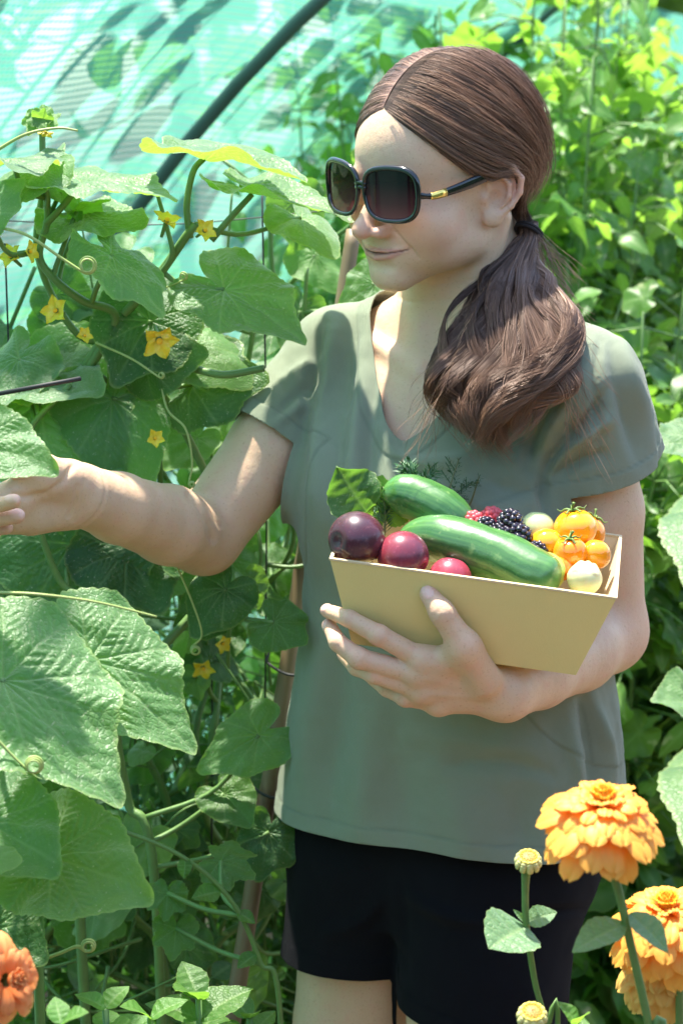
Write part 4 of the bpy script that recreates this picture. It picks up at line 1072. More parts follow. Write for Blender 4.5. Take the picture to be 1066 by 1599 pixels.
def build_produce():
    plum(557, 842, .030, .0258, (-.72, -.62, .05), (.20, .018, .012), (.075, .008, .014), (.036, .008, .018), 'large dark purple plum at the left end of the box, beside the green leaf', 2.2)
    plum(629, 869, .026, .0235, (.80, -.42, -.42), (.30, .022, .022), (.22, .018, .035), (.10, .014, .035), 'pink and purple plum between the dark plum and the long cucumber', 2.6)
    plum(702, 905, .026, .0205, (.2, .3, .9), (.34, .025, .03), (.40, .030, .050), (.26, .02, .05), 'small pinkish red plum just showing above the rim under the long cucumber', 1.0)
    a = [px_box(622, 843, .085), px_box(690, 842, .068), px_box(770, 868, .050), px_box(835, 898, .034), px_box(872, 914, .028)]
    cucumber(a, (.0165, .0230, .0250, .0245, .0215), 'large glossy green cucumber lying across the front of the box', 3)
    b = [px_box(596, 768, .120), px_box(640, 775, .118), px_box(690, 797, .108), px_box(738, 828, .10)]
    cucumber(b, (.0155, .021, .021, .016), 'dark green cucumber standing up behind the long one, under the herb sprigs', 5, light=(.11, .26, .06), dark=(.025, .11, .025))
    a = [px_box(800, 880, .060), px_box(850, 893, .045), px_box(872, 914, .036)]
    cucumber(a, (.015, .0195, .0185), 'short pale yellow green cucumber mostly hidden behind the tip of the large cucumber', 8, light=(.50, .55, .12), dark=(.30, .42, .07))
    rng = np.random.default_rng(2)
    t = NT('raspberry_skin'); g = t.obj(); c = t.mix(t.noise(150, 3, vec=g), (.50, .035, .055), (.70, .16, .16)); b = t.n('BsdfPrincipled', Roughness=.42, Subsurface_Weight=.3, Subsurface_Scale=.003); t.set(b, 'Base Color', c); rm = t.done(b)
    t = NT('blackberry_skin'); g = t.obj(); c = t.mix(t.noise(120, 3, vec=g), (.006, .005, .010), (.022, .006, .014)); b = t.n('BsdfPrincipled', Roughness=.13, Coat_Weight=.6, Coat_Roughness=.05); t.set(b, 'Base Color', c); km = t.done(b)
    for (px, py, dp, r, l) in ((738, 818, .098, .0120, 'raspberry beside the standing cucumber, leftmost of the three'), (768, 812, .108, .0125, 'raspberry behind the leftmost blackberry, topmost of the three'), (752, 826, .088, .011, 'raspberry squeezed low between the large cucumber and the blackberries')):
        berry('raspberry', px_box(px, py, dp), r, int(px), rm, l, 'raspberry', 'raspberries in the box', (rng.normal(0, .5), -.6, .8))
    for (px, py, dp, r, l, ax) in ((758, 823, .078, .0105, 'small round blackberry at the left of the blackberry heap', (-.5, -.8, .3)), (795, 817, .082, .0130, 'plump blackberry on top of the heap', (.3, -.4, .9)), (806, 838, .070, .0135, 'largest blackberry in the middle of the heap', (.9, -.5, .1)), (838, 860, .058, .0098, 'blackberry lowest on the right, touching the large cucumber', (.6, -.7, -.2)), (783, 832, .072, .010, 'blackberry tucked in the middle against the cucumber', (-.2, -.8, .5))):
        berry('blackberry', px_box(px, py, dp), r, int(px) + 5, km, l, 'blackberry', 'blackberries in the box', ax)
    Y = (.88, .46, .014); O = (.88, .30, .010)
    tomato(897, 826, .092, .0200, 'largest yellow tomato at the top of the pile, with its green calyx up', (-.15, -.05, 1), Y)
    tomato(914, 832, .112, .0185, 'yellow tomato half hidden behind the largest one', (.5, .2, .9), (.80, .32, .01))
    tomato(852, 851, .072, .0160, 'round yellow tomato next to the blackberries', (-.1, .6, .8), (.85, .42, .015), False)
    tomato(889, 862, .060, .0158, 'orange tomato in the middle of the pile with a star shaped calyx', (-.05, -.35, .95), O)
    tomato(929, 866, .068, .0142, 'small yellow tomato at the right wall of the box', (.2, .7, .6), (.82, .38, .014), False)
    tomato(874, 888, .046, .0120, 'orange tomato lowest of the pile, behind the large cucumber', (.1, .8, .4), (.82, .24, .01), False)
    # pale green fruits
    t = NT('pale_green_skin'); g = t.obj(); c = t.mix(t.noise(60, 3, vec=g), (.42, .52, .20), (.60, .66, .34)); b = t.n('BsdfPrincipled', Roughness=.32, Subsurface_Weight=.2, Subsurface_Scale=.006); t.set(b, 'Base Color', c); pm = t.done(b)
    v, f = fruit_mesh(lambda T, F: .0165 * (1 - .05 * np.exp(-(T / .4) ** 2)), 48, 32); o = mesh_obj('green_tomato', v, f, pm); put(tag(o, 'pale green unripe tomato behind the blackberries', 'tomato', None), px_box(838, 826, .098), (.1, .2, 1))
    root = empty('lemon_cucumber', label='pale knobbly round fruit in the right front corner of the box', cat='fruit')
    v, f = fruit_mesh(lambda T, F: .0158 * (1 + .05 * np.cos(5 * F) * np.sin(T) ** 2 * (T < 1.57) - .14 * np.exp(-(T / .25) ** 2) + .05 * np.cos(6 * F + 1) * np.exp(-(T - .5) ** 2 / .05)), 64, 40)
    t = NT('pale_yellow_skin'); g = t.obj(); c = t.mix(t.noise(50, 3, vec=g), (.62, .62, .24), (.82, .80, .50)); b = t.n('BsdfPrincipled', Roughness=.3, Subsurface_Weight=.3, Subsurface_Scale=.006); t.set(b, 'Base Color', c)
    mesh_obj('flesh', v, f, t.done(b), root, local=True)
    v, f = fruit_mesh(lambda T, F: .0032 * np.ones_like(T), 16, 10); mesh_obj('blossom_scar', v * np.array([1, 1, .3]) + np.array([0, 0, -.0156]), f, simple_mat('scar_green', (.35, .48, .12), .5), root, local=True)
    put(root, px_box(912, 903, .030), (.25, .55, .85))
    # herbs
    gm = simple_mat('rosemary_green', (.060, .155, .055), .5, var=.4, vscale=200); gm2 = simple_mat('thyme_green', (.055, .12, .045), .6, var=.4, vscale=200)
    herb_sprig(px_box(645, 815, .125), px_box(640, 722, .150), 20, .021, 1, 'feathery green sprig rising left behind the standing cucumber', gm)
    herb_sprig(px_box(600, 835, .105), px_box(598, 760, .120), 16, .017, 2, 'dark needle sprig tucked between the dark plum and the cucumbers', gm)
    herb_sprig(px_box(700, 810, .135), px_box(716, 716, .150), 15, .010, 5, 'thin twiggy sprig sticking up against the shirt', gm2, side=.5)
    herb_sprig(px_box(690, 800, .140), px_box(748, 744, .150), 14, .010, 6, 'short twiggy sprig leaning right against the shirt', gm2, side=.3)
    herb_sprig(px_box(660, 800, .130), px_box(672, 728, .145), 16, .018, 8, 'green sprig in the middle of the herb bunch, between its neighbours', gm)
if want('box'):
    build_box(); build_produce()
# ================================================================== LEAVES
def _segs(a, b): return (np.asarray(a, float), np.asarray(b, float))
def leaf_profile(kind):
    if kind == 'cucumber':
        A = np.radians([0, 5, 12, 22, 34, 48, 60, 76, 92, 106, 125, 145, 160, 172, 180]); Rr = [1.03, .93, .82, .73, .69, .72, .67, .61, .61, .63, .58, .54, .44, .24, .12]
        veins = [0, 30, -30, 58, -58, 95, -95, 135, -135]
    elif kind == 'grape':          # deeply lobed young leaf
        A = np.radians([0, 8, 20, 30, 44, 56, 70, 84, 104, 125, 145, 160, 172, 180]); Rr = [1.0, .86, .66, .60, .88, .78, .56, .66, .72, .58, .55, .45, .25, .12]
        veins = [0, 44, -44, 100, -100]
    return A, np.array(Rr), veins
_leaf_cache = {}
def leaf_mesh(kind, seed, rings=40, na=144, cup=0.0, droop=.25, wave=.03, fold=.1):
    """unit leaf : petiole joins at the origin, tip along +Y, upper side +Z"""
    key = (kind, seed, rings)
    if key in _leaf_cache: return _leaf_cache[key]
    rng = np.random.default_rng(seed)
    if kind in ('oval', 'lance'):
        nv, nu = rings, max(9, na // 9) | 1
        y = np.linspace(0, 1, nv); wmax = .36 if kind == 'oval' else .21
        w = wmax * (np.sin(np.pi * y ** .78) ** .85) * (1 + .03 * np.sin(y * 40)) ; w[0] = .012; w[-1] = 0.002
        u = np.linspace(-1, 1, nu); X = w[:, None] * u[None]; Y = np.repeat(y[:, None], nu, 1)
        Z = fold * np.abs(X) * 1.6 - droop * Y ** 2 + wave * np.sin(Y * 9 + seed) * np.abs(u)[None] ** 2 + .012 * np.sin(Y * 34) * (1 - np.abs(u)[None]) * np.abs(u)[None] * 4
        vein = np.maximum(np.exp(-(X / .012) ** 2), .6 * np.exp(-((((Y - np.abs(X) * .9) * 9 + 50) % 1 - .5) / .10) ** 2) * (np.abs(u)[None] < .93))
        v = np.stack([X, Y, Z - .010 * vein], -1).reshape(-1, 3); i = np.arange(nv * nu).reshape(nv, nu)
        f = np.stack([i[:-1, :-1].ravel(), i[:-1, 1:].ravel(), i[1:, 1:].ravel(), i[1:, :-1].ravel()], 1)
        edge = np.repeat(np.abs(u)[None], nv, 0).ravel(); vein = vein.ravel()
    else:
        A, Rr, va = leaf_profile(kind)
        ph = np.linspace(-math.pi, math.pi, na, endpoint=False)
        r = np.interp(np.abs(ph), A, Rr) ; k = np.ones(5) / 5
        r = np.convolve(np.concatenate([r[-2:], r, r[:2]]), k, 'valid')
        asym = 1 + .05 * np.sin(ph + rng.uniform(0, 6)) + .035 * np.sin(3 * ph + rng.uniform(0, 6)) + .02 * np.sin(7 * ph + rng.uniform(0, 6))
        nt = 46 if kind == 'cucumber' else 34
        saw = ((ph / (2 * math.pi) * nt) % 1); teeth = (.022 if kind == 'cucumber' else .06) * (1 - np.abs(saw - .35) / .65)
        r = r * asym + teeth * (np.abs(ph) < 2.9)
        rho = np.linspace(0, 1, rings + 1)[1:] ** .9
        RR = rho[:, None] * r[None]; X = RR * np.sin(ph)[None]; Y = RR * np.cos(ph)[None]
        segs = []
        for a in va:
            a = math.radians(a) + rng.normal(0, .03); L = np.interp(abs(a), A, Rr) * .96; d = np.array([math.sin(a), math.cos(a)])
            segs.append((np.zeros(2), d * L, 1.0))
            for q in range(1, 7):
                o = d * L * (.12 + .125 * q)
                for sg in (-1, 1):
                    aa = a + sg * .80; e = np.array([math.sin(aa), math.cos(aa)]); l = L * .36 * (1 - q / 8.5) + .04
                    segs.append((o, o + e * l, .45))
        vein = np.zeros_like(X); dist = np.full_like(X, 1.0)
        for a, b, w in segs:
            ab = b - a; l2 = ab @ ab; t = np.clip(((X - a[0]) * ab[0] + (Y - a[1]) * ab[1]) / l2, 0, 1); dd = np.hypot(X - a[0] - t * ab[0], Y - a[1] - t * ab[1])
            vein = np.maximum(vein, w * np.exp(-(dd / (.008 * (.6 + w * (1.2 - .7 * t)))) ** 2)); dist = np.minimum(dist, dd)
        Z = .017 * np.sqrt(np.clip(dist, 0, .07) / .07) - .008 * vein
        Z += fold * np.abs(X) - droop * (Y * np.abs(Y)) * .6 - droop * .9 * X ** 2 + cup * RR ** 2
        Z += wave * np.sin(ph * 5 + rng.uniform(0, 6))[None] * rho[:, None] ** 2.5 + wave * .6 * np.sin(ph * 9 + rng.uniform(0, 6))[None] * rho[:, None] ** 3
        Z += .03 * fbm(np.stack([X.ravel(), Y.ravel(), X.ravel() * 0], 1), 1.6, seed, 2).reshape(X.shape)
        v = np.concatenate([[[0, 0, 0]], np.stack([X, Y, Z], -1).reshape(-1, 3)]); f = []
        i = np.arange(rings * na).reshape(rings, na) + 1
        a, b = i[:-1], i[1:]; f = np.stack([a.ravel(), b.ravel(), np.roll(b, -1, 1).ravel(), np.roll(a, -1, 1).ravel()], 1)[:, ::-1]
        f = np.concatenate([f, np.stack([np.zeros(na, int), np.zeros(na, int), i[0], np.roll(i[0], -1)], 1)[:, ::-1]]).tolist()
        f = [tuple(dict.fromkeys(q)) for q in f]
        vein = np.concatenate([[1], vein.ravel()]); edge = np.concatenate([[0], np.repeat(rho, na)])
    _leaf_cache[key] = (v, f, vein, edge); return _leaf_cache[key]
def leaf_mat(name, c0, c1, under, trans=.35, rough=.48, vein=(.30, .42, .16), edgec=(.40, .48, .12), net=1.0, spec=.45, grey=.0):
    t = NT(name); v = t.obj(); vn = t.attr('vein'); ed = t.attr('edge'); oi = t.n('ObjectInfo')
    col = t.mix(oi.outputs['Random'], c0, c1)
    col = t.mix(t.math('MULTIPLY', t.noise(9, 4, vec=v), .45), col, tuple(x * 1.35 for x in c1))
    vo = t.n('TexVoronoi', {'feature': 'DISTANCE_TO_EDGE'}, Scale=26.0 * net); t.t.links.new(v, vo.inputs['Vector'])
    cell = t.math('MULTIPLY', vo.outputs['Distance'], 5.0, clamp=True)
    col = t.mix(t.math('MULTIPLY', t.math('SUBTRACT', 1.0, cell), .22), col, tuple(x * .55 for x in c0))
    col = t.mix(t.math('MULTIPLY', vn, .40), col, vein)
    edm = t.math('MULTIPLY', t.math('SUBTRACT', ed, .955, clamp=True), 14, clamp=True); col = t.mix(t.math('MULTIPLY', edm, .6), col, edgec)
    sp = t.noise(34, 2, vec=v); col = t.mix(t.math('MULTIPLY', t.math('SUBTRACT', sp, .655, clamp=True), 9, clamp=True), col, (.48, .46, .28))
    geo = t.n('NewGeometry'); col2 = t.mix(geo.outputs['Backfacing'], col, t.mix(t.math('MULTIPLY', vn, .6), under, vein))
    h = t.math('ADD', t.math('MULTIPLY', cell, .8), t.math('MULTIPLY', t.noise(60, 3, vec=v), .22))
    nrm = t.bump(h, .22, .005)
    b = t.n('BsdfPrincipled', Roughness=rough); t.set(b, 'Base Color', col2); t.set(b, 'Normal', nrm); t.set(b, 'Specular IOR Level', spec)
    if grey: t.set(b, 'Sheen Weight', grey); t.set(b, 'Sheen Roughness', .5)
    tl = t.n('BsdfTranslucent'); t.set(tl, 'Color', t.mix(.65, col, tuple(min(1, a * b_) for a, b_ in zip(under, (3.6, 3.3, 1.2)))))
    mx = t.n('MixShader', Fac=trans); t.t.links.new(b.outputs[0], mx.inputs[1]); t.t.links.new(tl.outputs[0], mx.inputs[2])
    return t.done(mx)
CUKE = leaf_mat('cucumber_leaf', (.046, .145, .028), (.072, .195, .038), (.13, .27, .045), trans=.42, grey=.60, rough=.47, spec=.65)
CUKE_Y = leaf_mat('young_cucumber_leaf', (.075, .18, .040), (.10, .22, .05), (.13, .26, .05), trans=.42, grey=.1)
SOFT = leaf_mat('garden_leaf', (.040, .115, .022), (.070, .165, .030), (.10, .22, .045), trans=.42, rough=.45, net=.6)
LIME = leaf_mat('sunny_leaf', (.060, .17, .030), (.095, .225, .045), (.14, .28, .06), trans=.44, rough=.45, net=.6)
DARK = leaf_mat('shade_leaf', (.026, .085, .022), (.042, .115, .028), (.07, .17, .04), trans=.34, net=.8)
STEM = simple_mat('green_stem', (.115, .215, .050), .5, .4, 300, .3, 60)
STEM_D = simple_mat('dull_stem', (.055, .105, .032), .6, .4, 300, .3, 60)
TEND = simple_mat('pale_tendril', (.34, .42, .12), .5)
YEL = simple_mat('yellow_petal', (.92, .66, .030), .5, .3, 120, .15, 30); YEL.node_tree.nodes['Principled BSDF'].inputs['Subsurface Weight'].default_value = .2
_mesh_share = {}
def frame_of(d, n):
    y = Vector(d).normalized(); z = Vector(n); z = (z - y * z.dot(y)).normalized(); x = y.cross(z)
    return Matrix((x, y, z)).transposed()
def leaf_obj(base, d, n, size, mat, parent=None, kind='cucumber', seed=0, name='leaf', res=(30, 108), xs=1.0, **kw):
    k = (kind, seed, res, mat.name)
    if k not in _mesh_share:
        v, f, vn, ed = leaf_mesh(kind, seed, res[0], res[1], **kw)
        o = mesh_obj(name, v, f if isinstance(f, list) else f, mat, None, attrs={'vein': vn, 'edge': ed}); _mesh_share[k] = o.data
    else:
        o = bpy.data.objects.new(name, _mesh_share[k]); C.objects.link(o)
    o.rotation_mode = 'QUATERNION'; o.rotation_quaternion = frame_of(d, n).to_quaternion(); o.scale = (size * xs, size, size)
    o.location = Vector(base) - (Vector(parent.location) if parent else Vector((0, 0, 0)))
    if parent: o.parent = parent
    return o
VAR = [dict(droop=.20, wave=.030, fold=.10, cup=0), dict(droop=.45, wave=.045, fold=.04, cup=0), dict(droop=.10, wave=.05, fold=.22, cup=.05), dict(droop=.65, wave=.035, fold=.10, cup=0), dict(droop=.30, wave=.07, fold=-.05, cup=.1), dict(droop=.15, wave=.03, fold=.3, cup=-.1)]
def star_flower(c, n, r, parent, seed=0, five=5, half=False):
    """a cucumber blossom"""
    rng = np.random.default_rng(seed); n = np.asarray(n, float) / np.linalg.norm(n); R_ = np.array(frame_of(np.cross(n, [.3, .9, .2]), n)); M = MB()
    for k in range(five):
        a = k * 2 * math.pi / five + rng.normal(0, .12); nu, nv = 9, 12; op = rng.uniform(.15, .75)
        vv = []
        for i in range(nv):
            t = i / (nv - 1); w = .40 * math.sin(math.pi * min(1, .16 + .84 * t) ** .8) * (1 - .10 * t) + .015
            for j in range(nu):
                u = -1 + 2 * j / (nu - 1); x = w * u; y = .10 + .90 * t
                z = .55 * (1 - t) * -.6 + op * t ** 1.5 * .5 - .25 * t ** 3 + .10 * u * u - .05 * math.exp(-(u / .15) ** 2) + .07 * math.sin(8 * t + k * 2 + u * 3) * t + .04 * math.sin(u * 6 + k) * t
                ca, sa = math.cos(a), math.sin(a); vv.append((x * ca - y * sa, x * sa + y * ca, z))
        f = [(i * nu + j, i * nu + j + 1, (i + 1) * nu + j + 1, (i + 1) * nu + j) for i in range(nv - 1) for j in range(nu - 1)]
        M.add(np.array(vv) * r @ R_.T + c, f)
    o = M.build('flower', YEL, parent)
    m = MB(); m.tube(spline([np.array(c) - n * r * 1.5, np.array(c) - n * r * .8, np.array(c) - n * r * .25], 8), np.linspace(.0022, .0035, 8) * r / .02, 8); 
    v, f = fruit_mesh(lambda T, F: .16 * r * np.ones_like(T), 12, 8); M2 = MB(); M2.add(v + np.array(c) - n * r * .12, f)
    m.build('flower_base', STEM, parent); M2.build('flower_centre', simple_mat('pollen', (.90, .50, .02), .8) if 'pollen' not in bpy.data.materials else bpy.data.materials['pollen'], parent)
    return o
def tendril(pts, coil_r, turns, parent, r=.0011, axis=(0, -1, 0), tail=.8):
    p = spline([np.asarray(q, float) for q in pts], 40); e = p[-1]; d = p[-1] - p[-3]; d /= np.linalg.norm(d); ax = np.asarray(axis, float); ax -= d * (ax @ d) * .8; ax /= np.linalg.norm(ax)
    u = np.cross(ax, d); u /= np.linalg.norm(u); ctr = e + u * coil_r; n = int(turns * 26); c = []
    for i in range(1, n):
        a = i / 26 * 2 * math.pi; rr = coil_r * (1 - tail * .5 * i / n)
        c.append(ctr + (-u * math.cos(a) + d * math.sin(a)) * rr + ax * (i / n) * coil_r * 1.1)
    path = np.concatenate([p, np.array(c)]) if n > 1 else p
    M = MB(); M.tube(path, np.linspace(r, r * .6, len(path)), 6); return M.build('tendril', TEND, parent)
class Plant:
    def __init__(s, name, base, label, cat, group=None):
        s.root = empty(name, base, label, cat, group); s.stem = MB(); s.pts = []; s.nl = 0
    def vine(s, pts, r0=.0045, r1=.003, n=50, seg=8):
        p = spline([np.asarray(q, float) for q in pts], n); s.stem.tube(p, np.linspace(r0, r1, n), seg); s.pts.append(p); return p
    def leaf(s, base, tip, n, mat=None, seed=None, kind='cucumber', petiole=None, res=(30, 108), pr=.0024, xs=1.0, k=1.0):
        base = np.asarray(base, float); tip = np.asarray(tip, float); d = tip - base; sz = np.linalg.norm(d) * k; seed = s.nl % 6 if seed is None else seed
        s.nl += 1
        kw = VAR[seed % 6]; o = leaf_obj(base, d, n, sz, mat or CUKE, s.root, kind, seed, res=res, xs=xs, **kw)
        if petiole is not None:
            if petiole == 'auto':
                P_ = np.concatenate(s.pts); j = np.linalg.norm(P_ - base + np.array([0, 0, .04]), axis=1).argmin(); pe = P_[j]
                mid = (pe + base) / 2 + np.array([0, 0, -.15 * np.linalg.norm(pe - base)]) - np.asarray(d) / sz * .1 * np.linalg.norm(pe - base)
                pth = spline([pe, mid, base], 12)
            else: pth = spline([np.asarray(q, float) for q in petiole] + [base], 24)
            s.stem.tube(pth, np.linspace(pr * 1.25, pr, len(pth)), 7)
        return o
    def done(s, mat=None): return s.stem.build('stem', mat or STEM, s.root)
UPN = (0, -.25, 1); TOC = (0, -.85, .55)
def build_vines():
    rng = np.random.default_rng(11)
    # ---------- nearest vine, at the lower left
    p = Plant('cucumber_vine', P(40, 1590, -.35) * np.array([1, 1, 0]), 'cucumber vine with the biggest pale sunlit leaves, at the lower left', 'cucumber vine', 'cucumber vines')
    g = p.root.location
    p.vine([g, P(60, 1500, -.36), P(-10, 1330, -.37), P(40, 1200, -.35), P(-30, 1050, -.36), P(-60, 900, -.36), P(-70, 740, -.40)], .0050, .0034)
    p.leaf(P(5, 1062, -.44), P(197, 1235, -.50), (.20, -.58, .78), seed=0, res=(60, 216), petiole='auto', xs=.92)
    p.leaf(P(140, 1030, -.39), P(312, 1160, -.42), (.05, -.62, .78), seed=0, res=(60, 216), petiole='auto', xs=.86)
    p.leaf(P(78, 1338, -.42), P(230, 1402, -.46), (.05, -.80, .60), seed=2, res=(60, 216), petiole='auto', xs=.95)
    p.leaf(P(-20, 1285, -.43), P(88, 1362, -.47), (.1, -.65, .75), seed=2, res=(48, 160), petiole='auto', xs=1.1)
    p.leaf(P(-10, 1450, -.40), P(78, 1505, -.43), (.1, -.85, .5), mat=DARK, seed=5, res=(48, 160), petiole='auto', xs=1.3)
    p.leaf(P(-45, 690, -.40), P(84, 735, -.42), (.10, -.70, .72), seed=2, res=(60, 216), petiole='auto', xs=.85)
    p.leaf(P(-20, 1345, -.50), P(20, 1330, -.52), (0, -.5, .8), mat=CUKE_Y, seed=3, petiole='auto')
    tendril([P(-10, 925, -.45), P(60, 928, -.46), P(150, 940, -.45), P(245, 963, -.44)], .002, 0.05, p.root, .0014)
    tendril([P(-8, 1150, -.50), P(20, 1180, -.50), P(44, 1203, -.50)], .0075, 3.2, p.root, .0012)
    tendril([P(60, 1500, -.38), P(95, 1488, -.39), P(120, 1478, -.40), P(132, 1484, -.40)], .006, 2.5, p.root, .0018)
    p.done()
    # ---------- vine behind the reaching arm
    p = Plant('cucumber_vine', P(260, 1500, .02) * np.array([1, 1, 0]), 'cucumber vine behind the outstretched arm, dark leaves above and below it', 'cucumber vine', 'cucumber vines')
    g = p.root.location
    p.vine([g, P(245, 1420, .02), P(200, 1250, .03), P(190, 1100, .02), P(300, 960, .05), P(350, 900, .06), P(330, 760, .08), P(215, 560, .05), P(120, 520, .04), P(60, 400, .03), P(70, 280, .03)], .0055, .0035, 90)
    p.vine([P(190, 1100, .02), P(170, 960, .0), P(90, 900, .0), P(40, 700, .0), P(110, 600, .0)], .0045, .003)
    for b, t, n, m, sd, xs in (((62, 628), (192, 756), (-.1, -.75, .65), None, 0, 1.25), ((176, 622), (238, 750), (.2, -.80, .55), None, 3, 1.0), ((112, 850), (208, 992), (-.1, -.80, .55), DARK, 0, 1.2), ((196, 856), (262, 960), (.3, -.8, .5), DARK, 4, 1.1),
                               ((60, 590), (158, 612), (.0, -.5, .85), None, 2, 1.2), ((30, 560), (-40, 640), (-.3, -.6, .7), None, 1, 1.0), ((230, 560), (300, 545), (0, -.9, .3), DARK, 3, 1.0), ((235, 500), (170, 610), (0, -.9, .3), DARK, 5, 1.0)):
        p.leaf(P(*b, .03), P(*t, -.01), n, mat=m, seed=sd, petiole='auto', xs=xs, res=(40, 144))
    p.leaf(P(428, 972, .0), P(486, 1004, -.03), (-.1, -.85, .5), seed=4, petiole='auto', res=(34, 120), k=.95, mat=SOFT); p.leaf(P(404, 1148, .02), P(306, 1204, .0), (.1, -.8, .55), seed=0, petiole='auto', res=(34, 120), xs=.8); p.leaf(P(352, 920, .03), P(300, 985, .0), (0, -.8, .6), seed=3, petiole='auto', mat=DARK)
    p.leaf(P(420, 1300, .02), P(400, 1380, .0), (0, -.8, .6), seed=1, petiole='auto', mat=DARK); p.leaf(P(350, 1240, .03), P(392, 1290, .0), (0, -.8, .6), seed=2, petiole='auto', mat=SOFT)
    tendril([P(250, 590, .02), P(262, 640, .01), P(290, 670, .0), P(300, 720, .0), P(295, 755, .0)], .003, 2.2, p.root, .0014)
    tendril([P(270, 870, .0), P(300, 940, .0), P(315, 990, .0), P(300, 1010, .0)], .005, 2.5, p.root, .0012)
    p.done()
    # ---------- upper vine with flowers
    p = Plant('cucumber_vine', P(170, 1500, .06) * np.array([1, 1, 0]), 'cucumber vine in yellow flower at the upper left, its top leaves against the net', 'cucumber vine', 'cucumber vines')
    g = p.root.location
    p.vine([g, P(120, 1300, .06), P(150, 1000, .06), P(60, 760, .05), P(110, 620, .04), P(165, 525, .03), P(240, 440, .02), P(290, 370, .0), P(305, 350, .0)], .006, .0042, 90)
    p.vine([P(110, 620, .04), P(180, 500, .02), P(130, 470, .0), P(90, 440, -.01), P(62, 400, -.01), P(75, 340, -.01), P(68, 270, -.01), P(66, 190, -.01)], .005, .003, 60)
    # top leaves, seen from below and from the side
    p.leaf(P(320, 246, .0), P(497, 262, -.03), (.02, -.02, 1), seed=5, res=(50, 180), petiole=[P(297, 372, .0), P(292, 320, .0), P(302, 268, .0)], pr=.0030, xs=.95)
    p.leaf(P(394, 303, .02), P(545, 340, -.02), (.10, -.08, 1), seed=2, res=(50, 180), petiole=[P(330, 375, .02), P(360, 340, .02)], pr=.003, xs=.9)
    p.leaf(P(128, 284, -.02), P(276, 290, -.06), (.0, -.12, 1), seed=0, res=(50, 180), petiole=[P(72, 350, -.01), P(100, 320, -.02)], pr=.003, xs=1.0)
    p.leaf(P(175, 398, -.04), P(265, 470, -.09), (.25, -.35, .9), seed=1, res=(50, 180), petiole='auto', xs=.8)
    p.leaf(P(350, 452, .0), P(478, 520, -.05), (.05, -.60, .8), seed=0, res=(50, 180), petiole='auto', xs=.85)
    p.leaf(P(130, 330, .02), P(236, 345, -.02), (.0, -.35, .95), seed=4, res=(40, 144), petiole='auto')
    p.leaf(P(470, 340, .06), P(532, 375, .02), (.2, -.3, .9), seed=3, petiole='auto')
    p.leaf(P(60, 262, -.03), P(-60, 300, -.05), (0, -.25, 1), seed=3, res=(40, 144), petiole='auto')
    p.leaf(P(20, 250, -.06), P(112, 235, -.02), (0, -.1, 1), seed=4, petiole='auto')
    p.leaf(P(-20, 330, -.08), P(30, 270, -.08), (0, -.6, .8), seed=1, petiole='auto')
    p.leaf(P(120, 330, .0), P(170, 300, .0), (0, .3, 1), mat=CUKE_Y, seed=1, petiole='auto'); p.leaf(P(95, 300, .0), P(125, 345, .0), (0, -.3, 1), mat=CUKE_Y, seed=2, petiole='auto')
    p.leaf(P(62, 186, -.01), P(45, 212, -.02), (0, -.5, .6), mat=CUKE_Y, seed=2, kind='grape'); p.leaf(P(66, 180, -.01), P(92, 196, -.02), (0, -.5, .6), mat=CUKE_Y, seed=4, kind='grape')
    p.leaf(P(66, 190, -.01), P(70, 168, -.02), (0, -.9, .2), mat=CUKE_Y, seed=5, kind='grape')
    p.leaf(P(300, 540, .05), P(395, 575, .02), (.0, -.5, .8), mat=CUKE_Y, seed=3, petiole='auto'); p.leaf(P(300, 600, .06), P(410, 578, .02), (0, -.8, .5), mat=DARK, seed=1, petiole='auto')
    p.vine([P(300, 575, .02), P(350, 585, .0), P(412, 575, -.01)], .0042, .0036, 20); p.vine([P(240, 440, .02), P(268, 400, .0), P(262, 360, .0), P(245, 300, .0)], .003, .002, 20)
    for c, n, r in (((85, 484), (-.3, -.9, .2), .0155), ((250, 535), (.2, -.8, -.4), .020), ((322, 358), (.5, -.7, .4), .013), ((262, 340), (.3, -.4, .8), .015), ((15, 398), (-.4, -.6, .5), .014), ((225, 466), (.2, -.6, .6), .008), ((133, 523), (.3, -.8, .3), .009), ((50, 392), (.8, -.5, .1), .012), ((243, 684), (.3, -.9, .2), .010), ((72, 210), (0, -.4, -.9), .008)):
        star_flower(P(*c, -.03), n, r, p.root, c[0])
    tendril([P(-20, 352, -.08), P(40, 366, -.10), P(95, 402, -.10), P(130, 425, -.10)], .0085, 2.0, p.root, .0016)
    tendril([P(-10, 238, -.07), P(40, 210, -.08), P(90, 200, -.08), P(122, 204, -.08)], .002, .05, p.root, .0018)
    tendril([P(150, 535, .0), P(205, 560, -.02), P(250, 590, -.03)], .003, 1.6, p.root, .0012); tendril([P(230, 460, .0), P(262, 448, .0), P(290, 436, -.01)], .004, 1.6, p.root, .0012)
    p.done()
    # ---------- vines of the second row, behind, between the net and the woman
    specs = [(60, .22, 'dark leaved cucumber vine on the trellis at the far left, behind the flowering one'), (230, .26, 'shaded cucumber vine in the middle of the trellis, behind the arm'), (370, .24, 'cucumber vine climbing beside the bamboo stake'), (470, .40, 'cucumber vine close behind the shoulder of the woman')]
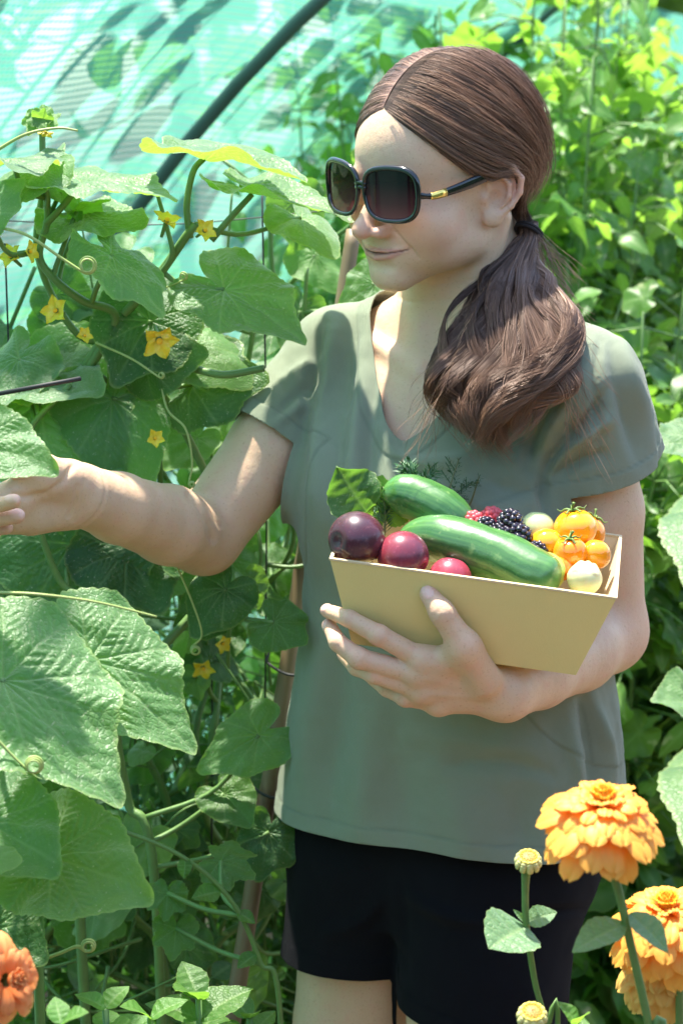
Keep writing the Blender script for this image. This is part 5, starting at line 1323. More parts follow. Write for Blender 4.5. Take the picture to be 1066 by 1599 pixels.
    for q, (px, Y, lab) in enumerate(specs):
        p = Plant('cucumber_vine', P(px, 1400, Y) * np.array([1, 1, 0]), lab, 'cucumber vine', 'cucumber vines')
        ys = np.linspace(1560, 420 if q != 3 else 250, 9); zz = [P(px + rng.normal(0, 28), y, Y + rng.normal(0, .02)) for y in ys]
        p.vine([p.root.location] + zz, .0055, .003, 90); p.vine([zz[2] + rng.normal(0, .02, 3)] + [z + np.array([rng.normal(0, .05), .03, 0]) for z in zz[3:]], .004, .0025, 60)
        p.vine([zz[0]] + [z + np.array([rng.normal(0, .06), .02, 0]) for z in zz[1:6]], .004, .0025, 60)
        for i in range(38 if q < 3 else 24):
            y = rng.uniform(400 if q != 3 else 240, 1500) if i > 4 else rng.uniform(420, 900); x = px + rng.normal(0, 75); b = P(x, y, Y + rng.uniform(-.10, .10)); a = rng.uniform(0, 6.28); L = rng.uniform(.040, .088) * (.8 if y > 1250 else 1)
            t = b + np.array([math.cos(a) * L * .8, rng.normal(0, .02) - .01, -abs(math.sin(a)) * L * .7])
            p.leaf(b, t, (rng.normal(0, .3), -rng.uniform(.3, .9), rng.uniform(.3, .9)), mat=(DARK if rng.random() < (.45 if y < 900 else .8) else (CUKE if rng.random() < .7 else CUKE_Y)), petiole='auto', seed=int(rng.integers(0, 6)))  # low leaves mostly take the darker green: shade put into their colour
        for i in range(16):     # thin tangled shoots
            y = rng.uniform(600, 1560); a = P(px + rng.normal(0, 70), y, Y + rng.uniform(-.16, .08)); e = a + rng.normal(0, .09, 3) * (1, .5, 1); m_ = (a + e) / 2 + rng.normal(0, .025, 3)
            pp = spline([a, m_, e], 20); p.stem.tube(pp, np.linspace(.0020, .0010, 20) * rng.uniform(.8, 1.5), 5)
        for i in range(22):
            y = rng.uniform(850, 1560); b = P(px + rng.normal(0, 75), y, Y + rng.uniform(-.14, .06)); L = rng.uniform(.018, .045); t = b + rng.normal(0, 1, 3) * L * .6 - (0, 0, L * .4)
            p.leaf(b, t, (rng.normal(0, .4), -.6, .6), mat=(SOFT, DARK, CUKE)[i % 3], kind=('grape', 'oval', 'cucumber')[i % 3], petiole='auto', seed=int(rng.integers(0, 6)), res=(14, 60), pr=.0010)
        for i in range(3):
            c = P(px + rng.normal(0, 60), rng.uniform(450, 1200), Y - .1); 
            if i < 2: star_flower(c, (rng.normal(0, .4), -1, rng.normal(0, .4)), rng.uniform(.008, .014), p.root, i)
            else: tendril([c, c + np.array([.02, 0, .01]), c + np.array([.03, 0, .04])], .005, 2, p.root, .001)
        p.done()
if want('vines'):
    build_vines()
if want('box'):
    lf = leaf_obj(px_box(572, 800, .10), P(530, 712, -.18) - P(600, 815, -.17), (-.25, -1, .25), .052, DARK, None, 'oval', 31, 'herb_leaf', res=(40, 240), xs=1.45, droop=.15, wave=.16, fold=.12)
    tag(lf, 'large crinkled dark green leaf standing up behind the dark plum', 'leaf')
    lf = leaf_obj(px_box(600, 800, .115), (-.12, -.15, .9), (-.1, -1, .2), .034, LIME, None, 'grape', 3, 'herb_leaf', res=(30, 120), xs=1.0, **VAR[1])
    tag(lf, 'small bright toothed leaf at the upper left end of the standing cucumber', 'leaf')
# ================================================================== TUNNEL, GROUND, BACKGROUND
def arch(s, a, R=2.2, out=0.0):
    """shade tunnel : s metres along, a = angle up the hoop"""
    B = np.array([-.805 + .42 * s, 1.35 + .9 * s, 0.0]); perp = np.array([.905, -.424, 0])
    r = R + out
    return B + perp * (R - r * math.cos(a)) + np.array([0, 0, 1]) * r * math.sin(a) * 1.03
def build_tunnel():
    t = NT('shade_net'); s_ = t.attr('u'); v_ = t.attr('w')
    g = t.obj(); wob = t.math('MULTIPLY', t.noise(3.0, 3, vec=g), .03)
    row = t.math('SINE', t.math('MULTIPLY', t.math('ADD', v_, wob), 6.2832 / .0125))
    zig = t.math('SINE', t.math('ADD', t.math('MULTIPLY', s_, 6.2832 / .012), t.math('MULTIPLY', row, .9)))
    dens = t.math('ADD', t.math('MULTIPLY', row, .5), .5); knit = t.math('MULTIPLY', t.math('ADD', t.math('MULTIPLY', zig, .25), dens), .8, clamp=True)
    yarn = t.mix(knit, (.20, .47, .39), (.015, .24, .165))
    yarn = t.mix(t.math('MULTIPLY', t.noise(1.6, 3, vec=g), .35), yarn, (.17, .40, .34))
    tr = t.n('BsdfTransparent', Color=(.62, .84, .77, 1)); tl = t.n('BsdfTranslucent'); df = t.n('BsdfDiffuse'); t.set(tl, 'Color', yarn); t.set(df, 'Color', yarn)
    m1 = t.n('MixShader', Fac=.22); t.t.links.new(tl.outputs[0], m1.inputs[1]); t.t.links.new(df.outputs[0], m1.inputs[2])
    m2 = t.n('MixShader'); t.set(m2, 0, t.math('ADD', t.math('MULTIPLY', knit, .42), .42)); t.t.links.new(tr.outputs[0], m2.inputs[1]); t.t.links.new(m1.outputs[0], m2.inputs[2])
    nm = t.done(m2)
    def sheet(name, s0, s1, a0, a1, ns, na, label, mat, R=2.2):
        S = np.linspace(s0, s1, ns); A = np.linspace(a0, a1, na)
        v = np.array([arch(s, a, R, .012 * math.sin(s * 5 + a * 3) + .03 * abs(math.sin(s * math.pi / 1.5)) * -1 * math.sin(a)) for s in S for a in A]); i = np.arange(ns * na).reshape(ns, na)
        f = np.stack([i[:-1, :-1].ravel(), i[:-1, 1:].ravel(), i[1:, 1:].ravel(), i[1:, :-1].ravel()], 1)
        u = np.repeat(S, na); w = np.tile(A * R, ns)
        o = mesh_obj(name, v, f, mat, None, attrs={'u': u, 'w': w}); return tag(o, label, 'shade net')
    sheet('shade_net', -3.4, 6.0, .02, .92, 95, 40, 'turquoise knitted shade net stretched over the hoops behind the plants', nm)
    # poles
    pm = simple_mat('dark_pole', (.055, .095, .082), .45, .3, 120, .3, 20)
    for i, s in enumerate((-1.5, 0.0, 0.9, 2.2, 3.6)):
        M = MB(); M.tube([arch(s, a, 2.2, -.030) for a in np.linspace(-.06, 3.2, 60)], .0105 if i < 2 else .0065, 12)
        o = M.build('hoop', pm)
        tag(o, ('dark green tunnel hoop out of sight on the near side', 'dark green hoop pole running up diagonally across the turquoise net', 'second thin dark hoop pole above the hair of the woman, further down the tunnel', 'third thin hoop, far down the tunnel above the plants', 'farthest thin hoop of the tunnel')[i], 'hoop', 'tunnel hoops')
    # the green sheet closing the far end
    t = NT('green_sheet'); g = t.obj(); c = t.mix(t.noise(4, 4, vec=g), (.04, .38, .24), (.10, .58, .42)); tl = t.n('BsdfTranslucent'); df = t.n('BsdfDiffuse'); t.set(tl, 'Color', c); t.set(df, 'Color', c)
    m1 = t.n('MixShader', Fac=.45); t.t.links.new(tl.outputs[0], m1.inputs[1]); t.t.links.new(df.outputs[0], m1.inputs[2]); gm = t.done(m1)
    xs = np.linspace(1.15, 3.4, 40); zs = np.linspace(.95, 1.72, 16)
    v = [(x, 7.4 + .10 * math.sin(x * 9) * (1.8 - z) + .05 * math.sin(x * 23 + z * 3), z + .05 * math.sin(x * 4)) for x in xs for z in zs]; i = np.arange(40 * 16).reshape(40, 16)
    f = np.stack([i[:-1, :-1].ravel(), i[:-1, 1:].ravel(), i[1:, 1:].ravel(), i[1:, :-1].ravel()], 1)
    tag(mesh_obj('green_net', np.array(v), f, gm), 'folded darker green netting hung at the far end on the right', 'netting')
def build_ground():
    t = NT('garden_soil'); g = t.n('TexCoord').outputs['Object']
    n1 = t.noise(1.3, 6, vec=g); n2 = t.noise(22, 5, vec=g); n3 = t.noise(110, 4, vec=g)
    c = t.ramp(t.math('ADD', t.math('MULTIPLY', n1, .5), t.math('MULTIPLY', n2, .5)), [(.35, (.055, .034, .024)), (.5, (.13, .085, .060)), (.68, (.27, .19, .145))])
    c = t.mix(t.math('MULTIPLY', t.math('SUBTRACT', n3, .55, clamp=True), 5, clamp=True), c, (.34, .27, .21))
    b = t.n('BsdfPrincipled', Roughness=.95); t.set(b, 'Base Color', c); t.set(b, 'Normal', t.bump(t.math('ADD', n2, t.math('MULTIPLY', n3, .4)), .9, .03)); m = t.done(b)
    N = 160; xs = np.sign(np.linspace(-1, 1, N)) * np.abs(np.linspace(-1, 1, N)) ** 2.6 * 90; ys = xs + 2
    X, Y = np.meshgrid(xs, ys, indexing='ij'); v = np.stack([X, Y, X * 0], -1).reshape(-1, 3)
    near = np.exp(-((v[:, 0]) ** 2 + (v[:, 1] - 2) ** 2) / 60); v[:, 2] = .03 * fbm(v * np.array([1, 1, 0]), .9, 4, 4) * near - .03 * near
    i = np.arange(N * N).reshape(N, N); f = np.stack([i[:-1, :-1].ravel(), i[1:, :-1].ravel(), i[1:, 1:].ravel(), i[:-1, 1:].ravel()], 1)
    tag(mesh_obj('ground', v, f, m), None, None, None, 'structure')
    # clods, stones and dry leaves
    rng = np.random.default_rng(5); M = MB(); u, uf = fruit_mesh(lambda T, F: np.ones_like(T), 8, 6)
    for _ in range(1500):
        y = rng.uniform(.3, 5); x = rng.uniform(-.25, .25) * (y + 2.3) + .15; r = rng.uniform(.006, .028)
        M.add(u * r * rng.uniform(.5, 1.3, 3) + (x, y, r * .2 - .02) + fbm(u * 3, .6, int(_ % 50), 1)[:, None] * r * .3, uf)
    tag(M.build('soil_clods', m), 'loose clods and small stones on the soil', 'soil', None, 'stuff')
def foliage_part(name, root, rng, pts, sizes, mat, kinds, tilt=.5, local_mesh=None):
    """many leaves of one plant as one mesh"""
    V_, F_, E, Vn, n = [], [], [], [], 0
    for p, sz in zip(pts, sizes):
        kind, seed = kinds[int(rng.integers(len(kinds)))]
        v, f, vn, ed = leaf_mesh(kind, seed, 7 if kind in ('oval', 'lance') else 5, 36 if kind in ('oval', 'lance') else 30, **VAR[seed % 6])
        a = rng.uniform(0, 6.283); d = Vector((math.cos(a), math.sin(a), -rng.uniform(-.1, .9))); nn = Vector((rng.normal(0, tilt), rng.normal(0, tilt) - .25, 1))
        R_ = np.array(frame_of(d, nn)); V_.append(v * sz @ R_.T + p); Vn.append(vn); E.append(ed)
        F_ += [tuple(int(q) + n for q in k) for k in (f.tolist() if isinstance(f, np.ndarray) else f)]; n += len(v)
    return mesh_obj(name, np.concatenate(V_), F_, mat, root, attrs={'vein': np.concatenate(Vn), 'edge': np.concatenate(E)})
_bp = {}
def bush(kind, loc, h, w, nst, nl, ls, mat, label, cat, group, seed, kinds, share=None, rotz=0.0, name=None, stemmat=None, low=.08):
    rng = np.random.default_rng(seed); root = empty(name or kind, (0, 0, 0), label, cat, group)
    if share and share in _bp:
        for ch in _bp[share]:
            c = ch.copy(); C.objects.link(c); c.parent = root
    else:
        st = MB(); pts, sizes = [], []
        for k in range(nst):
            a = rng.uniform(0, 6.283); top = np.array([math.cos(a) * w * rng.uniform(.1, .8), math.sin(a) * w * rng.uniform(.1, .8), h * rng.uniform(.75, 1)])
            pth = spline([np.array([0, 0, -.02]) + rng.normal(0, w * .08, 3) * (1, 1, 0), top * (.4, .4, .45) + rng.normal(0, w * .08, 3), top], 18); st.tube(pth, np.linspace(.0045, .0016, 18), 6)
            m = int(nl / nst)
            for j in range(m):
                t = rng.uniform(low, 1) ** .8; i = int(t * 17); b = pth[i]; o = rng.normal(0, 1, 3) * w * .30 * (1.1 - .5 * t); o[2] *= .5
                p = b + o; pts.append(p); sizes.append(ls * rng.uniform(.55, 1.25) * (1.15 - .4 * t))
                if j % 3 == 0: st.tube([b, b + o * .5 + (0, 0, .01), p], .0014, 4)
        a = st.build('stem', stemmat or STEM, root, local=True); b = foliage_part('foliage', root, rng, pts, sizes, mat, kinds)
        if share: _bp[share] = [a, b]
    root.location = loc; root.rotation_euler = (0, 0, rotz); return root
TK = [('lance', 1), ('lance', 2), ('lance', 4), ('oval', 3), ('grape', 4)]; OK_ = [('oval', 1), ('oval', 2), ('oval', 5)]; CK = [('cucumber', 0), ('cucumber', 2), ('cucumber', 4)]
def build_background():
    rng = np.random.default_rng(77)
    # tomato and pepper plants behind her, on the right
    words = ['just behind the head', 'just right of the head', 'at the right edge, beside the path', 'above the head', 'behind the ponytail', 'behind the right shoulder', 'far back near the green netting', 'far back above the head']
    spots = [(600, 1.35, 1.78, 'thin leafed climbing plant rising between the net and the hair', 0), (880, 1.1, 1.62, 'bright green tomato plant right behind the ponytail', 1), (985, 1.75, 1.74, 'tall tomato plant between the head and the green netting', 0),
             (760, 1.9, 1.92, 'tall bushy plant whose top shows just above the hair', 1), (900, 2.3, 1.95, 'sunlit tomato plant with its top above the right side of the hair', 0), (700, 2.9, 2.0, 'blurred plant far behind the hair', 1),
             (830, 3.2, 2.05, 'blurred tall plant beyond the ponytail', 0), (1000, 3.4, 1.85, 'pale plant in front of the green netting', 1), (560, 2.2, 1.80, 'plant in front of the net, left of the forehead', 1), (940, .85, 1.32, 'low tomato plant behind the sleeve', 0), (640, 1.0, 1.45, 'leafy plant hidden behind the neck and face', 0),
             (850, 1.25, 1.84, 'tall leafy plant right of the head, its top leaves near the upper edge', 1), (950, 1.5, 1.88, 'leafy climbing plant reaching the upper edge right of the head', 1), (1045, 1.35, 1.66, 'leafy plant cut by the right edge below the far netting', 0)]
    for i, (px, Y, h, lab, k) in enumerate(spots):
        x = P(px, 300, Y)[0]
        bush('tomato_plant', (x, Y, 0), h * 1.06, .30, 8, 1500, .062, LIME if (k or i % 2 == 0) else SOFT, lab, 'plant', 'tall plants behind the woman', 100 + i, TK, None, 0)
    # bamboo stakes
    def stake(a, b, r, label, knots):
        t = NT('bamboo'); g = t.obj(); w = t.math('MULTIPLY', t.noise(12, 4, vec=g), 1.0); c = t.mix(w, (.13, .092, .048), (.27, .195, .10)); kn = t.attr('knot'); c = t.mix(kn, c, (.12, .075, .04)); b_ = t.n('BsdfPrincipled', Roughness=.5); t.set(b_, 'Base Color', c); m = t.done(b_)
        n = 90; p = spline([a, (np.asarray(a) + b) / 2 + (.004, 0, 0), b], n); s = np.linspace(0, 1, n); kk = np.zeros(n)
        for q in range(knots): kk = np.maximum(kk, np.exp(-((s - (q + .5) / knots) / .008) ** 2))
        v, f = tube(p, r * (1 - .25 * s) * (1 + .14 * kk), 14); o = mesh_obj('bamboo_stake', v, f, m, attrs={'knot': np.concatenate([np.repeat(kk, 14), [0, 0]])}); return tag(o, label, 'stake')
    lo = P(366, 1520, .10); hi = P(552, 360, .30); dr = hi - lo
    stake(lo - dr * (lo[2] / dr[2]) - (0, 0, .02), hi + dr * .0, .0115, 'brown bamboo stake leaning from the lower left up behind the shoulder', 6)
    lo = P(925, 500, 1.6); hi = P(968, 305, 1.7); dr = hi - lo; stake(lo - dr * (lo[2] / dr[2]), hi, .013, 'grey brown stake between the blurred tomato plants on the right', 6)
    # trellis of thin black strings
    M = MB(); bk = simple_mat('black_cord', (.012, .012, .012), .6)
    for px, Y, y0, y1 in ((38, .08, 1540, 380), (130, .17, 1300, 700), (330, .22, 1400, 760), (414, .17, 1100, 300)):
        a = P(px, y0, Y); b = P(px + 4, y1, Y); b[0] = a[0]; M.tube(spline([a, (a + b) / 2 + (.003, .003, 0), b], 14), .0011, 5)
    for y, Y in ((330, .18), (640, .17)):
        a = P(-60, y + 12, Y); b = P(560, y - 6, Y); M.tube(spline([a, (a + b) / 2 - (0, 0, .012), b], 20), .0007, 5)
    tag(M.build('trellis_string', bk), 'thin black strings of the trellis behind the cucumber vines', 'trellis')
    for a, b, r, lab in ((P(-40, 622, -.12), P(126, 591, -.16), .0022, 'short black rod pointing in from the left edge above the pale leaf'),):
        M = MB(); M.tube([a, (a + b) / 2, b], r, 8); tag(M.build('plastic_tie', bk), lab, 'rod')
    for (a, b, lab) in (((418, 1035), (482, 1052), 'upper black plastic tie round the bamboo stake'), ((388, 1222), (452, 1244), 'lower black plastic tie round the bamboo stake')):
        p0, p1 = P(*a, .155), P(*b, .13); M = MB(); M.tube(spline([p0 + (0, .03, .003), p0, (p0 + p1) / 2 + (0, -.02, -.002), p1, p1 + (.01, .03, -.004)], 24), .0016, 6); tag(M.build('cable_tie', bk), lab, 'tie', 'cable ties on the bamboo stake')
    # low plants on the right, between her arm and the path
    for i, (px, py, Y, h, lab) in enumerate(((1010, 960, .95, .95, 'low bean plant beside the elbow'), (1060, 900, 1.2, 1.1, 'low bean plant at the right edge behind the elbow'), (1055, 1130, .75, .70, 'small bean plant above the grow bag at the right edge'), (985, 800, 1.3, 1.18, 'bean plant under the short sleeve'),
                                             (1080, 760, .9, 1.22, 'bean plant at the right edge under the grey leaf'), (960, 1110, 1.2, .72, 'small leafy plant just right of the waist'), (1040, 1010, 1.6, 1.0, 'bean plant further back between arm and edge'))):
        x = P(px, py, Y)[0]; bush('bean_plant', (x, Y, 0), h, .22, 7, 380, .055 if i % 2 else .065, (SOFT, LIME)[i % 2], lab, 'plant', 'low plants on the right', 200 + i, OK_ + [('grape', 3)], None, 0, name='bean_plant', low=.50)
    # big grey green squash leaves at the right edge
    for i, (b, tip, Y, L, lab) in enumerate((((1085, 690), (1030, 690), .28, .085, 'squash plant whose big grey green leaf enters at the right edge beside the sleeve'), ((1095, 1095), (1040, 1095), .20, .060, 'squash plant with a grey leaf at the right edge beside the waist'))):
        p = Plant('squash_plant', P(1240, 1400, Y + .2) * np.array([1, 1, 0]), lab, 'plant', 'squash plants')
        p.vine([p.root.location, P(1220, 1200, Y + .2), P(1190, b[1] + 60, Y + .1)], .006, .004, 20)
        p.leaf(P(*b, Y), P(*tip, Y - .02), (-.1, -.55, .85), seed=i * 2, res=(40, 144), petiole='auto', k=1.35, xs=1.15); p.leaf(P(1190, b[1] + 120, Y + .1), P(1150, b[1] + 160, Y), (0, -.5, .8), seed=3, petiole='auto', k=1.6); p.done()
    for i, (px, Y, h, lab) in enumerate(((110, .42, 1.12, 'leafy weed low behind the vines at the far left'), (210, .36, 1.0, 'leafy weed low in the middle of the trellis'), (300, .50, 1.15, 'leafy weed just left of the bamboo stake'), (395, .55, 1.25, 'leafy weed behind the bamboo stake'), (455, .40, .95, 'leafy weed between the stake and the hip'), (20, .30, .95, 'leafy weed at the left edge behind the pale leaves'))):
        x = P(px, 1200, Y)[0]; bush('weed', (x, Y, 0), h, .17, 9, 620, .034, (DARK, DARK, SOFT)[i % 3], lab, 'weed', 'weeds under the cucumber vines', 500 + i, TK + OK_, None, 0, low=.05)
    # grow bags
    for i, (px, py, Y, r, h, lab, col) in enumerate(((985, 1160, 1.9, .15, .34, 'grey fabric grow bag behind the hip, folded open at the top', (.055, .055, .075)), (1062, 1262, 2.1, .17, .26, 'black plastic plant pot in the lower right, behind the zinnias', (.012, .012, .014)))):
        top = P(px, py, Y); th = np.linspace(0, 2 * math.pi, 48, endpoint=False); vs, fs = [], []
        prof = [(.80, 0), (.86, .3), (.92, .6), (.97, .85), (1.0, 1.0), (1.03, 1.02), (1.0, .99), (.95, .9), (.93, .8)]
        for rr, z in prof:
            for a in th: k = rr * r * (1 + .04 * math.sin(5 * a + z * 3) + .02 * math.sin(11 * a)); vs.append((top[0] + math.cos(a) * k, Y + .15 + math.sin(a) * k, z * (top[2] - .0) + .012 * math.sin(3 * a + 1) * z))
        for q in range(len(prof) - 1):
            for j in range(48): k = (j + 1) % 48; fs.append((q * 48 + j, q * 48 + k, (q + 1) * 48 + k, (q + 1) * 48 + j))
        root = empty('grow_bag', (top[0], Y + .15, 0), lab, 'grow bag', 'plant containers on the right'); mesh_obj('bag', vs, fs, simple_mat('bag_fabric', col, .8, .5, 90, .3, 14), root)
        so = [(top[0] + math.cos(a) * r * k, Y + .15 + math.sin(a) * r * k, top[2] * .86 + .01 * math.sin(a * 7 + k * 9)) for k in (.92, .5) for a in th] + [(top[0], Y + .15, top[2] * .87)]
        mesh_obj('potting_soil', so, [(j, (j + 1) % 48, 48 + (j + 1) % 48, 48 + j) for j in range(48)] + [(48 + j, 48 + (j + 1) % 48, 96) for j in range(48)], simple_mat('potting_soil', (.035, .022, .016), .95, .9, 120), root)
    # ground cover
    for nm, sd, n, reg, ls, mat, kinds, lab in (('ground_cover', 9, 2600, (.5, 6.5), .050, SOFT, OK_ + [('grape', 3)], 'low leafy weeds and creeping plants covering the soil'), ('creeping_weeds', 10, 1500, (.25, 3.0), .030, LIME, OK_, 'tiny bright weeds among the soil on the right')):
        r = np.random.default_rng(sd); pts, sz = [], []
        while len(pts) < n:
            y = r.uniform(*reg); x = r.uniform(-.22, .25) * (y + 2.3)
            if fbm(np.array([[x, y, 0.0]]), .7, 8, 3)[0] < (-.15 if x < .1 * y + .2 else .05): continue
            pts.append(np.array([x, y, r.uniform(0, .14 if nm == 'ground_cover' else .06)])); sz.append(ls * r.uniform(.5, 1.4))
        o = foliage_part(nm, None, r, pts, sz, mat, kinds); tag(o, lab, 'weeds', None, 'stuff')
    # shrubs beyond the net : they lean over it and throw the leaf shadows on it
    for i, (s0, nb) in enumerate(((-1.3, 5), (-.8, 6), (-.35, 5), (.15, 6), (.7, 6), (1.5, 6), (2.6, 6))):
        r = np.random.default_rng(300 + i); b0 = arch(s0, .02, out=.45); root = empty('shrub', (b0[0], b0[1], 0), ('weedy shrub beyond the net, nearest to the left edge of the photo', 'second shrub beyond the net, its leaf shadows upper left', 'shrub beyond the net left of the hoop pole', 'shrub beyond the net right of the hoop pole', 'shrub beyond the net behind the hair', 'shrub far beyond the net', 'farthest shrub outside the tunnel')[i], 'shrub', 'shrubs outside the net')
        M = MB(); pts, sz = [], []
        for k in range(nb):
            o = r.uniform(.10, .45); s1 = s0 + r.uniform(-.25, .25); a1 = r.uniform(.80, 1.12)
            key = [arch(s0 + r.normal(0, .03), .01, out=.45)] + [arch(s0 * (1 - q) + s1 * q, .05 + (a1 - .05) * q, out=.45 * (1 - q) + o * q) for q in (.3, .6, .85, 1.0)]
            pth = spline(key, 40); M.tube(pth, np.linspace(.007, .0018, 40), 6)
            for q in range(15, 40):
                if r.random() < .40:
                    e = pth[q] + r.normal(0, .05, 3); e[2] = max(e[2], pth[q][2] - .02); pts.append(e); sz.append(r.uniform(.07, .15)); M.tube([pth[q], e], .0012, 4)
        M.build('stem', STEM, root); foliage_part('foliage', root, r, pts, sz, SOFT, [('lance', 1), ('oval', 2), ('oval', 5)])
    # trees far away behind everything
    for i, (x, y, h, w) in enumerate(((-5, 16, 5.2, 2.2), (-1.5, 19, 6, 2.6), (2.2, 15, 4.6, 2.0), (5.5, 17, 5.2, 2.3), (9, 20, 6, 2.6), (4.0, 11.5, 3.2, 1.4))):
        r = np.random.default_rng(400 + i); root = empty('tree', (x, y, 0), ('tree far left beyond the net', 'tree behind the net in the middle distance', 'tree far behind the hair', 'tree on the right far behind the netting', 'farthest tree on the right', 'small tree behind the green netting')[i], 'tree', 'trees in the distance')
        M = MB(); M.tube(spline([(x, y, -.1), (x + .1, y, h * .4), (x, y, h * .8)], 12), np.linspace(.16, .04, 12), 10)
        for q in range(7):
            a = r.uniform(0, 6.28); M.tube(spline([(x, y, h * (.3 + .06 * q)), (x + math.cos(a) * w * .4, y + math.sin(a) * w * .4, h * (.45 + .06 * q)), (x + math.cos(a) * w * .75, y + math.sin(a) * w * .75, h * (.55 + .06 * q))], 8), np.linspace(.06, .015, 8), 6)
        M.build('trunk', simple_mat('tree_bark', (.10, .075, .055), .9), root)
        pts, sz = [], []
        for _ in range(1100):
            c = r.normal(0, 1, 3); c /= np.linalg.norm(c); c *= r.uniform(.5, 1.0) * (1 + .25 * math.sin(c[0] * 5 + i) * math.cos(c[2] * 6)); pts.append(np.array([x, y, h * .68]) + c * (w, w, h * .36)); sz.append(.34 * r.uniform(.6, 1.3))
        foliage_part('crown', root, r, pts, sz, SOFT, OK_, tilt=.8)
def build_sky_blocking_hedge():
    """unseen planting added around the camera to block low sky light and darken reflections"""
    rng = np.random.default_rng(55)
    for i, (x0, y0, x1, y1, h, lab) in enumerate(((-3.2, -4.6, 3.4, -4.9, 2.3, 'dense hedge behind the camera, put in unseen to block low sky light'), (2.3, -4.2, 2.6, -.4, 1.9, 'dense hedge on the near right side, put in unseen to block low sky light'), (-2.4, -4.2, -2.1, -1.2, 2.0, 'dense hedge on the near left side, put in unseen to block low sky light'))):
        root = empty('added_hedge', ((x0 + x1) / 2, (y0 + y1) / 2, 0), lab, 'added_hedge'); a, b = np.array([x0, y0, 0.]), np.array([x1, y1, 0.]); d = (b - a) / np.linalg.norm(b - a); w = np.array([-d[1], d[0], 0]); L = np.linalg.norm(b - a)
        def f(p):
            r = p - a; s = r @ d; o = r @ w; q = np.stack([np.abs(s - L / 2) - L / 2 + .1, np.abs(o) - .25, np.abs(p[:, 2] - h / 2) - h / 2 + .1], 1)
            return np.linalg.norm(np.maximum(q, 0), axis=1) + np.minimum(q.max(1), 0) - .1 + .06 * fbm(p, .8, 3, 3)
        v, q = sdf_mesh(f, np.minimum(a, b) - (.5, .5, .1), np.maximum(a, b) + (.5, .5, h + .3), .08); q = orient(v, q, f)
        mesh_obj('hedge_core', v, q, simple_mat('hedge_inside', (.020, .045, .012), .9, .8, 30, .5, 8), root)  # solid dark core, so the added planting lets no low sky light through
        n = 900; t = rng.uniform(0, L, n); o = rng.choice([-1, 1], n) * rng.uniform(.22, .40, n); z = rng.uniform(.05, h + .1, n); pts = [a + d * t[k] + w * o[k] + np.array([0, 0, z[k]]) for k in range(n)]
        foliage_part('foliage', root, rng, pts, rng.uniform(.10, .20, n), SOFT, OK_, tilt=.9)
if want('env'):
    build_sky_blocking_hedge()
    build_ground(); build_tunnel(); build_background()
# ================================================================== ZINNIAS
def petal_mat(name, tip, base, under):
    t = NT(name); al = t.attr('t'); g = t.obj(); c = t.ramp(al, [(0, base), (.45, tuple((a + b) / 2 for a, b in zip(base, tip))), (1, tip)])
    c = t.mix(t.math('MULTIPLY', t.noise(70, 3, vec=g), .35), c, under); b = t.n('BsdfPrincipled', Roughness=.55, Subsurface_Weight=.15, Subsurface_Scale=.004); t.set(b, 'Base Color', c)
    w = t.attr('rib'); t.set(b, 'Normal', t.bump(w, .5, .0015)); tl = t.n('BsdfTranslucent'); t.set(tl, 'Color', c)
    mx = t.n('MixShader', Fac=.32); t.t.links.new(b.outputs[0], mx.inputs[1]); t.t.links.new(tl.outputs[0], mx.inputs[2]); return t.done(mx)
def petals(M, A, R_, c, rows, r, rng):
    """rows: (count, length, width, inner radius, height, rise angle deg)"""
    T_, RB = A
    for (cnt, L, W, r0, z0, rise) in rows:
        for k in range(cnt):
            a = 2 * math.pi * (k + rng.uniform(-.18, .18)) / cnt + z0 * 40; l = L * r * rng.uniform(.88, 1.08); ri = math.radians(rise + rng.normal(0, 7)); tw = rng.normal(0, .18); nu, nv = 7, 11; vv = []
            for i in range(nv):
                t = i / (nv - 1); w = W * r * (.30 + .70 * math.sin(math.pi * min(.99, .08 + .62 * t)) ** 1.0) * math.sqrt(max(0.02, 1 - max(0, (t - .78) / .225) ** 2))
                s = l * t; y = r0 * r + s * math.cos(ri - .25 * t * t); z = z0 * r + s * math.sin(ri - .45 * t * t)
                for j in range(nu):
                    u = -1 + 2 * j / (nu - 1); x = w * u * .5; zz = z - .16 * w * (u * u) * (1 - .3 * t) + tw * x + .02 * r * math.cos(u * 9) * t
                    yy = y - (.05 * l * (1 - abs(u)) if (i == nv - 1) else 0)
                    ca, sa = math.cos(a), math.sin(a); vv.append((x * ca - yy * sa, x * sa + yy * ca, zz)); T_.append(t); RB.append(.5 + .5 * math.cos(u * 12))
            f = [(i * nu + j, i * nu + j + 1, (i + 1) * nu + j + 1, (i + 1) * nu + j) for i in range(nv - 1) for j in range(nu - 1)]
            M.add(np.array(vv) @ R_.T + c, f)
ROWS = [(11, .84, .44, .20, -.04, -20), (14, .86, .42, .18, .06, -4), (14, .78, .38, .16, .13, 8), (13, .64, .33, .14, .19, 18), (12, .48, .27, .12, .24, 32), (11, .34, .21, .09, .28, 48), (9, .24, .15, .06, .31, 64)]
